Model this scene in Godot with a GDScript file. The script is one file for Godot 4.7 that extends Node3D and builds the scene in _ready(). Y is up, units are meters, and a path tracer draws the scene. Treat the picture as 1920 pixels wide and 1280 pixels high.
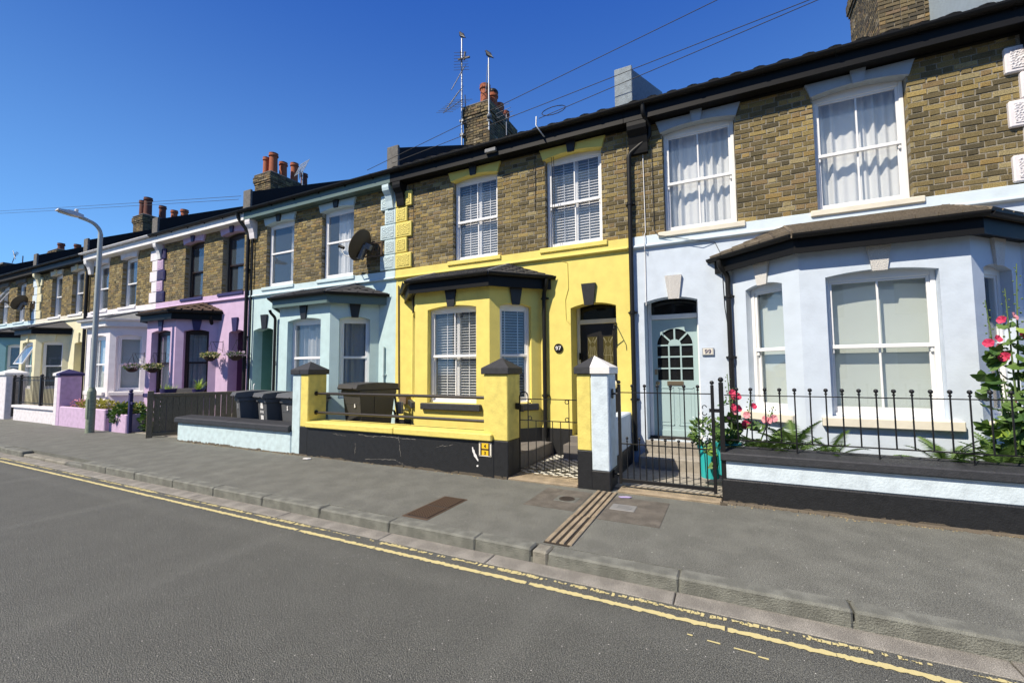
extends Node3D
# A terrace of painted Victorian houses. x runs along the street, y is up, z points from the fronts to the road.
# The house fronts stand in the plane z = 0, the pavement top is y = 0.

const BOUND := [3.57, -1.38, -6.32, -11.34, -15.95, -20.65, -25.1, -29.7, -34.5, -39.3]
var MT := {}
var TX := {}
var rng := RandomNumberGenerator.new()
var taken := {}


class M:
	var v := PackedVector3Array()
	var n := PackedVector3Array()
	var c := PackedColorArray()
	var col := Color(1, 1, 1)
	var X := Transform3D.IDENTITY

	func t3(a: Vector3, b: Vector3, d: Vector3, na: Vector3, nb: Vector3, nd: Vector3) -> void:
		# counter-clockwise from outside; Godot wants clockwise
		v.append(X * a); v.append(X * d); v.append(X * b)
		n.append((X.basis * na).normalized()); n.append((X.basis * nd).normalized()); n.append((X.basis * nb).normalized())
		c.append(col); c.append(col); c.append(col)

	func q(a: Vector3, b: Vector3, d: Vector3, e: Vector3) -> void:
		var k := (b - a).cross(d - a)
		if k.length_squared() < 1e-16:
			k = (d - a).cross(e - a)
		k = k.normalized()
		t3(a, b, d, k, k, k)
		t3(a, d, e, k, k, k)

	func qn(a: Vector3, b: Vector3, d: Vector3, e: Vector3, out: Vector3) -> void:
		if (b - a).cross(d - a).dot(out) + (d - a).cross(e - a).dot(out) < 0.0:
			q(a, e, d, b)
		else:
			q(a, b, d, e)

	func tn(a: Vector3, b: Vector3, d: Vector3, out: Vector3) -> void:
		var k := (b - a).cross(d - a).normalized()
		if k.dot(out) < 0.0:
			t3(a, d, b, -k, -k, -k)
		else:
			t3(a, b, d, k, k, k)

	func hexa(p: Array) -> void:  # p[0..3] bottom ring, p[4..7] top ring
		var o := Vector3.ZERO
		for k in p: o += k * 0.125
		for f in [[0, 1, 2, 3], [4, 5, 6, 7], [0, 1, 5, 4], [1, 2, 6, 5], [2, 3, 7, 6], [3, 0, 4, 7]]:
			var a: Vector3 = p[f[0]]; var b: Vector3 = p[f[1]]; var d: Vector3 = p[f[2]]; var e: Vector3 = p[f[3]]
			qn(a, b, d, e, (a + b + d + e) * 0.25 - o)

	func box(x0: float, y0: float, z0: float, x1: float, y1: float, z1: float, e := 0.0) -> void:
		var a := Vector3(minf(x0, x1), minf(y0, y1), minf(z0, z1)); var b := Vector3(maxf(x0, x1), maxf(y0, y1), maxf(z0, z1))
		if e <= 0.0:
			hexa([a, Vector3(b.x, a.y, a.z), Vector3(b.x, a.y, b.z), Vector3(a.x, a.y, b.z), Vector3(a.x, b.y, a.z), Vector3(b.x, b.y, a.z), b, Vector3(a.x, b.y, b.z)])
			return
		var s := b - a
		e = minf(e, minf(s.x, minf(s.y, s.z)) * 0.45)
		var o := (a + b) * 0.5
		var h := s * 0.5
		var P := {}
		for i in 8:
			var g := Vector3(-1 if i & 1 else 1, -1 if i & 2 else 1, -1 if i & 4 else 1)
			var w := o + g * h
			P[i] = [w - Vector3(0, g.y, g.z) * e, w - Vector3(g.x, 0, g.z) * e, w - Vector3(g.x, g.y, 0) * e]
		for ax in 3:
			var m1 := 1 << ((ax + 1) % 3); var m2 := 1 << ((ax + 2) % 3)
			for sgn in [0, 1 << ax]:
				var f: Vector3 = P[sgn][ax] - o
				var out := Vector3.ZERO; out[ax] = f[ax]
				qn(P[sgn][ax], P[sgn | m1][ax], P[sgn | m1 | m2][ax], P[sgn | m2][ax], out)
			# edges along ax
			var b1 := (ax + 1) % 3; var b2 := (ax + 2) % 3
			for k in 4:
				var i0 := (m1 if k & 1 else 0) | (m2 if k & 2 else 0)
				var i1 := i0 | (1 << ax)
				qn(P[i0][b1], P[i1][b1], P[i1][b2], P[i0][b2], (P[i0][b1] + P[i1][b2]) * 0.5 - o)
		for i in 8:
			tn(P[i][0], P[i][1], P[i][2], P[i][0] + P[i][1] + P[i][2] - o * 3.0)

	func prism(poly: PackedVector2Array, O: Vector3, U: Vector3, V: Vector3, D: Vector3) -> void:
		var nf := U.cross(V).normalized()
		if nf.dot(D) > 0.0: nf = -nf
		var id := Geometry2D.triangulate_polygon(poly)
		for k in range(0, id.size(), 3):
			var a := O + U * poly[id[k]].x + V * poly[id[k]].y
			var b := O + U * poly[id[k + 1]].x + V * poly[id[k + 1]].y
			var d := O + U * poly[id[k + 2]].x + V * poly[id[k + 2]].y
			tn(a, b, d, nf)
			tn(a + D, b + D, d + D, -nf)
		var cw := -1.0 if Geometry2D.is_polygon_clockwise(poly) else 1.0
		for k in poly.size():
			var p := poly[k]; var r := poly[(k + 1) % poly.size()]
			var e2 := Vector2(r.y - p.y, p.x - r.x) * cw
			var a := O + U * p.x + V * p.y; var b := O + U * r.x + V * r.y
			qn(a, b, b + D, a + D, U * e2.x + V * e2.y)

	func tube(pts: Array, r, sides := 8, caps := true) -> void:
		var rings := []
		var nrm := []
		var up := Vector3.UP
		for i in pts.size():
			var d: Vector3 = (pts[mini(i + 1, pts.size() - 1)] - pts[maxi(i - 1, 0)]).normalized()
			if i == 0 and absf(d.dot(up)) > 0.9: up = Vector3.RIGHT
			var a := d.cross(up).normalized(); var b := a.cross(d).normalized(); up = b
			var rr: float = r[i] if r is Array else r
			var ring := []; var nn := []
			for k in sides:
				var an := TAU * k / sides
				var w := a * cos(an) + b * sin(an)
				ring.append(pts[i] + w * rr); nn.append(w)
			rings.append(ring); nrm.append(nn)
		for i in pts.size() - 1:
			for k in sides:
				var l := (k + 1) % sides
				var p0: Vector3 = rings[i][k]; var p1: Vector3 = rings[i][l]; var p2: Vector3 = rings[i + 1][l]; var p3: Vector3 = rings[i + 1][k]
				var f := (p1 - p0).cross(p2 - p0)
				if f.dot(nrm[i][k]) >= 0.0:
					t3(p0, p1, p2, nrm[i][k], nrm[i][l], nrm[i + 1][l]); t3(p0, p2, p3, nrm[i][k], nrm[i + 1][l], nrm[i + 1][k])
				else:
					t3(p0, p2, p1, nrm[i][k], nrm[i + 1][l], nrm[i][l]); t3(p0, p3, p2, nrm[i][k], nrm[i + 1][k], nrm[i + 1][l])
		if caps:
			for e in [0, pts.size() - 1]:
				var out: Vector3 = pts[e] - pts[1 if e == 0 else e - 1]
				for k in range(1, sides - 1): tn(rings[e][0], rings[e][k], rings[e][k + 1], out)

	func lathe(prof: Array, at: Vector3, sides := 16, B := Basis.IDENTITY) -> void:
		for i in prof.size() - 1:
			var p: Vector2 = prof[i]; var r: Vector2 = prof[i + 1]
			var d := r - p
			if d.length_squared() < 1e-12: continue
			var n2 := Vector2(d.y, -d.x).normalized()
			for k in sides:
				var a0 := TAU * k / sides; var a1 := TAU * (k + 1) / sides
				var u0 := Vector3(cos(a0), 0, sin(a0)); var u1 := Vector3(cos(a1), 0, sin(a1))
				var q0 := at + B * (u0 * p.x + Vector3.UP * p.y); var q1 := at + B * (u1 * p.x + Vector3.UP * p.y)
				var q2 := at + B * (u1 * r.x + Vector3.UP * r.y); var q3 := at + B * (u0 * r.x + Vector3.UP * r.y)
				var n0 := B * (u0 * n2.x + Vector3.UP * n2.y); var n1 := B * (u1 * n2.x + Vector3.UP * n2.y)
				if p.x > 1e-5: t3(q0, q2, q1, n0, n1, n1)
				if r.x > 1e-5: t3(q0, q3, q2, n0, n0, n1)

	func ball(at: Vector3, r: float, sides := 12, sy := 1.0) -> void:
		var pr := []
		for k in 9:
			var a := -PI / 2 + PI * k / 8.0
			pr.append(Vector2(maxf(0.0, cos(a) * r), sin(a) * r * sy))
		lathe(pr, at, sides)

	# a wall panel in local x, y with openings: holes = [x0, y0, x1, y1, rise]; front at z = 0, reveals run to z = -depth
	func panel(x0: float, y0: float, x1: float, y1: float, holes: Array, depth: float, ends := true) -> void:
		var hs := holes.duplicate()
		hs.sort_custom(func(a, b): return a[0] < b[0])
		var x := x0
		for h in hs:
			if h[0] > x + 1e-4: box(x, y0, -depth, h[0], y1, 0)
			if h[1] > y0 + 1e-4: box(h[0], y0, -depth, h[2], h[1], 0)
			var nseg := 10 if h[4] > 0.0 else 1
			for k in nseg:
				var ta := float(k) / nseg; var tb := float(k + 1) / nseg
				var xa: float = lerpf(h[0], h[2], ta); var xb: float = lerpf(h[0], h[2], tb)
				var ya: float = h[3] + h[4] * (1.0 - pow(2.0 * ta - 1.0, 2)); var yb: float = h[3] + h[4] * (1.0 - pow(2.0 * tb - 1.0, 2))
				if minf(ya, yb) < y1 - 1e-4:
					qn(Vector3(xa, ya, 0), Vector3(xb, yb, 0), Vector3(xb, y1, 0), Vector3(xa, y1, 0), Vector3.BACK)
					qn(Vector3(xa, ya, -depth), Vector3(xb, yb, -depth), Vector3(xb, y1, -depth), Vector3(xa, y1, -depth), Vector3.FORWARD)
					qn(Vector3(xa, ya, 0), Vector3(xb, yb, 0), Vector3(xb, yb, -depth), Vector3(xa, ya, -depth), Vector3.DOWN)
			x = h[2]
		if x1 > x + 1e-4: box(x, y0, -depth, x1, y1, 0)

	func mesh(m: Material) -> ArrayMesh:
		var a := []
		a.resize(Mesh.ARRAY_MAX)
		a[Mesh.ARRAY_VERTEX] = v; a[Mesh.ARRAY_NORMAL] = n; a[Mesh.ARRAY_COLOR] = c
		var am := ArrayMesh.new()
		am.add_surface_from_arrays(Mesh.PRIMITIVE_TRIANGLES, a)
		am.surface_set_material(0, m)
		return am


# ---------------------------------------------------------------- nodes
func numbered(called: String) -> String:
	taken[called] = taken.get(called, -1) + 1
	return called if taken[called] == 0 else "%s_%03d" % [called, taken[called]]


func thing(called: String, label: String, category: String, at := Vector3.ZERO, group := "") -> Node3D:
	var o := Node3D.new()
	o.name = numbered(called)
	add_child(o)
	o.position = at
	o.set_meta("label", label); o.set_meta("category", category)
	if group: o.set_meta("group", group)
	return o


func org(nd: Node) -> Vector3:
	var p := Vector3.ZERO
	while nd != self and nd != null:
		p += nd.position
		nd = nd.get_parent()
	return p


# a mesh given in world coordinates becomes a child of parent (parents here are never turned)
func part(parent: Node, called: String, m: M, material: Material, label := "") -> MeshInstance3D:
	var o := MeshInstance3D.new()
	o.mesh = m.mesh(material)
	o.name = called
	if parent != self: o.position = -org(parent)
	parent.add_child(o, true)
	if label: o.set_meta("label", label)
	return o


# a mesh in the parent's own coordinates
func lpart(parent: Node, called: String, m: M, material: Material) -> MeshInstance3D:
	var o := MeshInstance3D.new()
	o.mesh = m.mesh(material)
	o.name = called
	parent.add_child(o, true)
	return o


func piece(parent: Node, called: String, mesh: Mesh, xf: Transform3D) -> MeshInstance3D:
	var o := MeshInstance3D.new()
	o.mesh = mesh
	o.name = called
	xf.origin -= org(parent)
	o.transform = xf
	parent.add_child(o, true)
	return o


func structure(called: String, m: M, material: Material, kind := "structure") -> MeshInstance3D:
	var o := part(self, called, m, material)
	o.set_meta("kind", kind)
	return o


func single(called: String, m: M, material: Material, label: String, category: String, group := "") -> MeshInstance3D:
	var o := part(self, numbered(called), m, material)
	o.set_meta("label", label); o.set_meta("category", category)
	if group: o.set_meta("group", group)
	return o


func letters(parent: Node, text: String, size: float, at: Vector3, basis: Basis, material: Material, called := "lettering") -> MeshInstance3D:
	var tm := TextMesh.new()
	var f := SystemFont.new()
	f.font_names = PackedStringArray(["Droid Sans"])
	f.font_weight = 700
	tm.font = f
	tm.text = text
	tm.font_size = 32
	tm.pixel_size = size / 32.0
	tm.depth = 0.004
	tm.material = material
	return piece(parent, called, tm, Transform3D(basis, at))


# ---------------------------------------------------------------- materials
func noise(freq: float, seed_: int, octaves := 4, kind := FastNoiseLite.TYPE_SIMPLEX_SMOOTH) -> FastNoiseLite:
	var f := FastNoiseLite.new()
	f.noise_type = kind; f.frequency = freq; f.seed = seed_
	f.fractal_type = FastNoiseLite.FRACTAL_FBM if octaves > 1 else FastNoiseLite.FRACTAL_NONE
	f.fractal_octaves = octaves
	return f


# grey texture: noise stretched between lo and hi (linear factors, stored as sRGB)
func grey(size: int, fn: FastNoiseLite, lo: float, hi: float, gamma := 1.0) -> Image:
	var im := fn.get_seamless_image(size, size, false, false, 0.15)
	im.convert(Image.FORMAT_L8)
	var d := im.get_data()
	var mn := 255; var mx := 0
	for k in range(0, d.size(), 7):
		mn = mini(mn, d[k]); mx = maxi(mx, d[k])
	var lut := PackedByteArray(); lut.resize(256)
	for k in 256:
		var t := pow(clampf((k - mn) / maxf(1.0, mx - mn), 0, 1), gamma)
		lut[k] = int(round(Color(lerpf(lo, hi, t), 0, 0).linear_to_srgb().r * 255.0))
	for k in d.size(): d[k] = lut[d[k]]
	return Image.create_from_data(size, size, false, Image.FORMAT_L8, d)


func tex(im: Image) -> ImageTexture:
	return ImageTexture.create_from_image(im)


func nmap(size: int, fn: FastNoiseLite, strength: float) -> ImageTexture:
	var im := fn.get_seamless_image(size, size, false, false, 0.15)
	im.convert(Image.FORMAT_RGBA8)
	im.bump_map_to_normal_map(strength)
	return tex(im)


func L(r: float, g: float, b: float) -> Color:
	return Color(r, g, b).linear_to_srgb()


func mat(key: String, color: Color, rough := 0.8, o := {}) -> StandardMaterial3D:
	var m := StandardMaterial3D.new()
	m.albedo_color = color
	m.roughness = rough
	m.metallic = o.get("metal", 0.0)
	m.metallic_specular = o.get("spec", 0.5)
	if o.has("tex") or o.has("nrm"):
		m.uv1_triplanar = true
		m.uv1_world_triplanar = true
		var k: float = o.get("scale", 1.0)
		m.uv1_scale = o.get("scale3", Vector3(k, k, k))
	if o.has("tex"): m.albedo_texture = TX[o.tex]
	if o.has("nrm"):
		m.normal_enabled = true
		m.normal_texture = TX[o.nrm]
		m.normal_scale = o.get("bump", 1.0)
	if o.get("vc", false): m.vertex_color_use_as_albedo = true
	if o.has("back"):
		m.backlight_enabled = true
		m.backlight = o.back
	MT[key] = m
	return m


func make_materials() -> void:
	TX.mottle = tex(grey(512, noise(0.012, 3, 5), 0.84, 1.0, 0.8))
	TX.worn = tex(grey(512, noise(0.014, 23, 6), 0.70, 1.0, 0.55))
	TX.grain = tex(grey(512, noise(0.16, 8, 3), 0.62, 1.0))
	TX.stain = tex(grey(512, noise(0.018, 21, 6), 0.45, 1.0, 0.55))
	TX.brick = tex(grey(512, noise(0.045, 31, 6), 0.26, 1.0, 0.8))
	TX.wood = tex(grey(256, noise(0.05, 41, 4), 0.4, 1.0))
	TX.n_stucco = nmap(512, noise(0.07, 51, 4), 3.0)
	TX.n_fine = nmap(512, noise(0.25, 61, 2), 4.0)
	TX.n_brick = nmap(512, noise(0.08, 71, 5), 7.0)
	TX.n_verm = nmap(512, noise(0.045, 81, 1, FastNoiseLite.TYPE_CELLULAR), 14.0)
	TX.verm = tex(grey(512, noise(0.045, 81, 1, FastNoiseLite.TYPE_CELLULAR), 0.55, 1.0, 0.5))
	# asphalt: aggregate grains of many tones over slow patches
	TX.road = tex(asphalt(1024, 5, 0.12, 1.0, 0.07))
	TX.pave = tex(asphalt(1024, 9, 0.25, 1.0, 0.18))
	TX.stone = tex(asphalt(512, 15, 0.28, 1.0, 0.3))
	TX.n_road = nmap(1024, noise(0.35, 91, 2), 9.0)
	mat("road", L(0.315, 0.322, 0.282), 0.85, {tex = "road", nrm = "n_road", scale = 0.36, bump = 0.8})
	mat("pave", L(0.385, 0.392, 0.337), 0.88, {tex = "pave", nrm = "n_road", scale = 0.36, bump = 0.5})
	mat("patch", L(0.42, 0.375, 0.305), 0.88, {tex = "stone", nrm = "n_road", scale = 1.3, bump = 0.9})
	mat("kerb", L(0.41, 0.42, 0.36), 0.9, {tex = "stone", nrm = "n_brick", scale = 1.6, bump = 0.6})
	mat("kerb_pale", L(0.58, 0.55, 0.45), 0.9, {tex = "stone", nrm = "n_brick", scale = 1.9, bump = 0.8})
	mat("channel", L(0.60, 0.565, 0.485), 0.9, {tex = "stone", nrm = "n_fine", scale = 0.9, bump = 0.5})
	mat("sand_stone", L(0.75, 0.60, 0.40), 0.9, {tex = "stone", nrm = "n_brick", scale = 1.2, bump = 0.5})
	mat("concrete", L(0.36, 0.33, 0.28), 0.9, {tex = "stain", nrm = "n_fine", scale = 0.8, bump = 0.4})
	mat("coping_grey", L(0.20, 0.19, 0.17), 0.9, {tex = "stain", nrm = "n_brick", scale = 1.0})
	mat("soil", L(0.06, 0.045, 0.03), 1.0, {tex = "grain", nrm = "n_brick", scale = 2.0, bump = 2.0})
	mat("grit", L(0.55, 0.54, 0.50), 0.8)
	mat("dirt", L(0.15, 0.125, 0.092), 1.0, {tex = "grain", nrm = "n_brick", scale = 3.0, bump = 1.5})
	mat("yellow_line", L(0.68, 0.59, 0.28), 0.85, {tex = "grain", scale = 2.5})
	mat("iron", L(0.055, 0.042, 0.034), 0.6, {tex = "stain", nrm = "n_brick", scale = 4.0})
	mat("rust_iron", L(0.12, 0.075, 0.045), 0.8, {tex = "grain", nrm = "n_brick", scale = 5.0})
	mat("steel_cover", L(0.26, 0.26, 0.25), 0.6, {tex = "grain", scale = 3.0})
	mat("mortar", L(0.38, 0.345, 0.27), 0.95, {tex = "brick", scale = 2.0})
	mat("black_gloss", L(0.009, 0.009, 0.009), 0.5, {tex = "mottle", scale = 1.0, spec = 0.3})
	mat("black_pipe", L(0.011, 0.011, 0.011), 0.5, {spec = 0.35})
	mat("black_paint", L(0.016, 0.017, 0.019), 0.5, {tex = "stain", nrm = "n_stucco", scale = 1.1, bump = 0.4})
	mat("coping_black", L(0.035, 0.037, 0.042), 0.6, {tex = "stain", nrm = "n_stucco", scale = 1.3, bump = 0.5})
	mat("white_paint", L(0.80, 0.79, 0.77), 0.55, {tex = "mottle", nrm = "n_stucco", scale = 0.9, bump = 0.3})
	mat("white_gloss", L(0.80, 0.80, 0.79), 0.3)
	mat("upvc", L(0.82, 0.82, 0.82), 0.35)
	mat("blind", L(0.80, 0.80, 0.80), 0.5)
	mat("curtain", L(0.87, 0.89, 0.89), 0.9, {back = L(0.25, 0.25, 0.25)})
	mat("roller", L(0.64, 0.71, 0.66), 0.9, {back = L(0.2, 0.2, 0.2)})
	mat("dark_roller", L(0.10, 0.12, 0.11), 0.9)
	mat("net", L(0.50, 0.52, 0.52), 0.9, {tex = "mottle", scale = 4.0, back = L(0.2, 0.2, 0.2)})
	mat("room", L(0.22, 0.20, 0.18), 0.9)
	mat("slate", L(0.055, 0.055, 0.058), 0.75, {tex = "stain", nrm = "n_brick", scale = 1.2, bump = 0.5})
	mat("roof_dark", L(0.022, 0.021, 0.020), 0.9, {tex = "stain", nrm = "n_brick", scale = 1.2})
	mat("moss_tile", L(0.27, 0.225, 0.165), 0.95, {tex = "stain", nrm = "n_brick", scale = 4.0, bump = 1.6})
	mat("clay_tile", L(0.12, 0.075, 0.05), 0.95, {tex = "stain", nrm = "n_brick", scale = 4.0, bump = 1.4})
	mat("lead", L(0.20, 0.21, 0.22), 0.6, {tex = "stain", nrm = "n_stucco", scale = 1.5})
	mat("pot_orange", L(0.42, 0.12, 0.05), 0.85, {tex = "stain", scale = 2.0})
	mat("pot_dark", L(0.16, 0.055, 0.035), 0.85, {tex = "stain", scale = 2.0})
	mat("galv", L(0.42, 0.44, 0.45), 0.45, {metal = 0.5})
	mat("aerial", L(0.20, 0.21, 0.22), 0.4, {metal = 0.7})
	mat("dish", L(0.06, 0.048, 0.034), 0.7, {tex = "mottle", scale = 2.0})
	mat("bin_grey", L(0.085, 0.088, 0.092), 0.55, {nrm = "n_fine", scale = 3.0, bump = 0.15})
	mat("bin_black", L(0.05, 0.048, 0.045), 0.5, {nrm = "n_fine", scale = 3.0, bump = 0.15})
	mat("rubber", L(0.015, 0.015, 0.015), 0.8)
	mat("fence", L(0.22, 0.185, 0.125), 0.95, {tex = "wood", nrm = "n_brick", scale3 = Vector3(6, 0.8, 6), bump = 0.6})
	mat("lamp", L(0.42, 0.46, 0.44), 0.5, {tex = "mottle", scale = 1.0})
	mat("lamp_base", L(0.30, 0.35, 0.24), 0.6, {tex = "stain", scale = 1.5})
	mat("lamp_head", L(0.62, 0.62, 0.60), 0.5)
	mat("navy", L(0.030, 0.024, 0.10), 0.5, {nrm = "n_stucco", scale = 1.5, bump = 0.3})
	mat("turq_pot", L(0.03, 0.42, 0.42), 0.35)
	mat("grey_tile", L(0.17, 0.155, 0.14), 0.7, {tex = "mottle", nrm = "n_fine", scale = 2.0, bump = 0.2})
	mat("tile_white", L(0.72, 0.70, 0.62), 0.5, {tex = "mottle", scale = 3.0})
	mat("tile_black", L(0.03, 0.03, 0.03), 0.5)
	mat("brass", L(0.30, 0.24, 0.16), 0.4, {metal = 0.8})
	mat("glass", Color(0.55, 0.62, 0.68, 0.09), 0.02)
	MT.glass.transparency = BaseMaterial3D.TRANSPARENCY_ALPHA
	mat("glass_dark", L(0.012, 0.013, 0.014), 0.05)
	mat("leaf", L(0.095, 0.175, 0.035), 0.6, {back = L(0.10, 0.18, 0.02), tex = "mottle", scale = 6.0})
	mat("leaf_dark", L(0.035, 0.085, 0.018), 0.6, {back = L(0.05, 0.10, 0.01)})
	mat("leaf_lime", L(0.24, 0.34, 0.05), 0.6, {back = L(0.2, 0.28, 0.03)})
	mat("leaf_yellow", L(0.30, 0.28, 0.06), 0.6, {back = L(0.2, 0.2, 0.03)})
	mat("fern", L(0.07, 0.125, 0.022), 0.7, {back = L(0.08, 0.14, 0.02)})
	mat("straw", L(0.36, 0.28, 0.14), 0.9)
	mat("stem", L(0.10, 0.16, 0.05), 0.8)
	mat("petal", L(0.62, 0.045, 0.12), 0.6, {back = L(0.45, 0.04, 0.10)})
	mat("petal_pale", L(0.72, 0.30, 0.34), 0.6, {back = L(0.4, 0.15, 0.18)})
	mat("petal_cream", L(0.62, 0.56, 0.26), 0.6, {back = L(0.3, 0.28, 0.1)})
	mat("petal_mauve", L(0.42, 0.33, 0.42), 0.6, {back = L(0.2, 0.15, 0.2)})
	mat("basket", L(0.05, 0.025, 0.02), 0.9, {nrm = "n_brick", scale = 4.0, bump = 1.5})
	mat("sign_yellow", L(0.80, 0.52, 0.02), 0.5)
	mat("sign_white", L(0.78, 0.74, 0.62), 0.5, {tex = "mottle", scale = 6.0})
	mat("ink", L(0.02, 0.012, 0.01), 0.6)
	mat("feather_black", L(0.012, 0.012, 0.014), 0.7)
	mat("vc", Color(1, 1, 1), 0.95, {vc = true, tex = "brick", nrm = "n_brick", scale = 2.6, bump = 0.9})


func asphalt(size: int, seed_: int, lo: float, hi: float, patch: float) -> Image:
	var a := noise(0.32, seed_, 2).get_seamless_image(size, size, false, false, 0.1)
	var b := noise(0.006, seed_ + 1, 5).get_seamless_image(size, size, false, false, 0.2)
	a.convert(Image.FORMAT_L8); b.convert(Image.FORMAT_L8)
	var da := a.get_data(); var db := b.get_data()
	var r := RandomNumberGenerator.new(); r.seed = seed_
	var lut := PackedByteArray(); lut.resize(512)
	for k in 512: lut[k] = int(clampf(Color(k / 511.0, 0, 0).linear_to_srgb().r * 255.0, 0, 255))
	for k in da.size():
		var t := lerpf(lo, hi, clampf((da[k] - 60) / 135.0, 0, 1)) * (1.0 - patch * clampf((db[k] - 70) / 115.0, 0, 1))
		t *= 0.62 + 0.76 * r.randf()
		if r.randf() < 0.005: t = 1.3
		da[k] = lut[int(clampf(t * 0.72, 0, 1) * 511)]
	return Image.create_from_data(size, size, false, Image.FORMAT_L8, da)


func paint(key: String, r: float, g: float, b: float) -> void:
	mat(key, L(r, g, b), 0.75, {tex = "mottle", nrm = "n_stucco", scale = 0.55, bump = 0.09})
	mat(key + "_worn", L(r, g, b), 0.8, {tex = "worn", nrm = "n_stucco", scale = 0.8, bump = 0.3})
	mat(key + "_verm", L(r, g, b), 0.85, {tex = "verm", nrm = "n_verm", scale = 1.7, bump = 1.0})


# ---------------------------------------------------------------- bricks
var brick_meshes := {}
const TONES := [[0.395, 0.294, 0.134], [0.334, 0.253, 0.12], [0.293, 0.224, 0.109], [0.258, 0.197, 0.099], [0.223, 0.172, 0.091], [0.192, 0.15, 0.082], [0.162, 0.127, 0.074], [0.131, 0.106, 0.064], [0.106, 0.087, 0.056], [0.365, 0.299, 0.186], [0.264, 0.187, 0.109], [0.324, 0.224, 0.099]]


func brick_mesh(tone: int, variant: int, long: bool) -> Mesh:
	var key := Vector3i(tone, variant, 1 if long else 0)
	if not brick_meshes.has(key):
		var r := RandomNumberGenerator.new(); r.seed = 100 + variant * 7 + (1 if long else 0)
		var m := M.new()
		rough_brick(m, Vector3.ZERO, Vector3(0.215 if long else 0.104, 0.066, 0.10), r)
		var mk := "brick%d" % tone
		if not MT.has(mk):
			var t: Array = TONES[tone]
			mat(mk, L(t[0] * 1.25, t[1] * 1.25, t[2] * 1.0), 0.95, {tex = "brick", nrm = "n_brick", scale = 2.6, bump = 0.8})
		brick_meshes[key] = m.mesh(MT[mk])
	return brick_meshes[key]


# the face centre of the brick is o, the face lies at o.z, the body runs back by s.z
func rough_brick(m: M, o: Vector3, s: Vector3, r: RandomNumberGenerator, lean := 0.0) -> void:
	var h := s * 0.5
	var F := []
	var K := []
	var e := 0.006
	for g in [Vector2(-1, -1), Vector2(1, -1), Vector2(1, 1), Vector2(-1, 1)]:
		var jx := r.randf_range(-0.004, 0.004); var jy := r.randf_range(-0.0045, 0.0045)
		F.append(o + Vector3(g.x * (h.x - e) + jx, g.y * (h.y - e) + jy, r.randf_range(-0.004, 0.003)))
		K.append(o + Vector3(g.x * h.x + jx, g.y * h.y + jy, -e - 0.002))
	m.qn(F[0], F[1], F[2], F[3], Vector3.BACK)
	for k in 4:
		var l := (k + 1) % 4
		m.qn(F[k], F[l], K[l], K[k], (F[k] + F[l]) * 0.5 - o + Vector3(0, 0, 0.01))
		var b0: Vector3 = K[k] - Vector3(0, 0, s.z); var b1: Vector3 = K[l] - Vector3(0, 0, s.z)
		m.qn(K[k], K[l], b1, b0, (K[k] + K[l]) * 0.5 - o)


# brick positions of a wall face: [x, y, length]; holes are [x0, y0, x1, y1]
func courses(x0: float, x1: float, y0: float, y1: float, holes: Array, r: RandomNumberGenerator) -> Array:
	var out := []
	var row := 0
	var y := y0
	while y + 0.05 < y1:
		var spans := [[x0, x1]]
		for h in holes:
			if h[1] < y + 0.06 and h[3] > y + 0.008:
				var nx := []
				for sp in spans:
					if h[2] <= sp[0] or h[0] >= sp[1]: nx.append(sp)
					else:
						if h[0] > sp[0] + 0.02: nx.append([sp[0], h[0]])
						if h[2] < sp[1] - 0.02: nx.append([h[2], sp[1]])
				spans = nx
		for sp in spans:
			var x: float = sp[0]
			# Flemish bond keyed to one grid for the whole wall, so that headers sit over stretchers
			var ph: float = fposmod(sp[0] - x0 + (0.0 if row % 2 == 0 else 0.1635), 0.327)
			var k := 0 if ph < 0.22 else 1
			var first := true
			while x < sp[1] - 0.03:
				var len: float = (0.218 if k % 2 == 0 else 0.109)
				if first: len = (0.22 - ph) if k == 0 else (0.327 - ph)
				if first and len < 0.04: len += 0.109 if k == 0 else 0.218; k += 1
				len += r.randf_range(-0.004, 0.004)
				if sp[1] - x - len < 0.055: len = sp[1] - x
				if len > 0.27: len *= 0.5
				out.append([x + len * 0.5, y + 0.0375, len - 0.012, row])
				x += len
				k += 1
				first = false
		y += 0.075
		row += 1
	return out


func pick_tone(r: RandomNumberGenerator, up: float, clean: float) -> int:
	# sooty bricks low down, rain-washed ochre ones under the eaves
	var t := r.randf()
	var dark := clampf(0.66 - 0.30 * up - clean, 0.05, 0.9)
	if t < dark * 0.42: return r.randi_range(6, 8)
	if t < dark: return r.randi_range(4, 7)
	if t < dark + 0.06: return 10
	if t < dark + 0.11: return 11
	if t < dark + 0.17: return 9
	return r.randi_range(0, 4) if r.randf() < 0.45 + clean else r.randi_range(2, 5)


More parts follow.
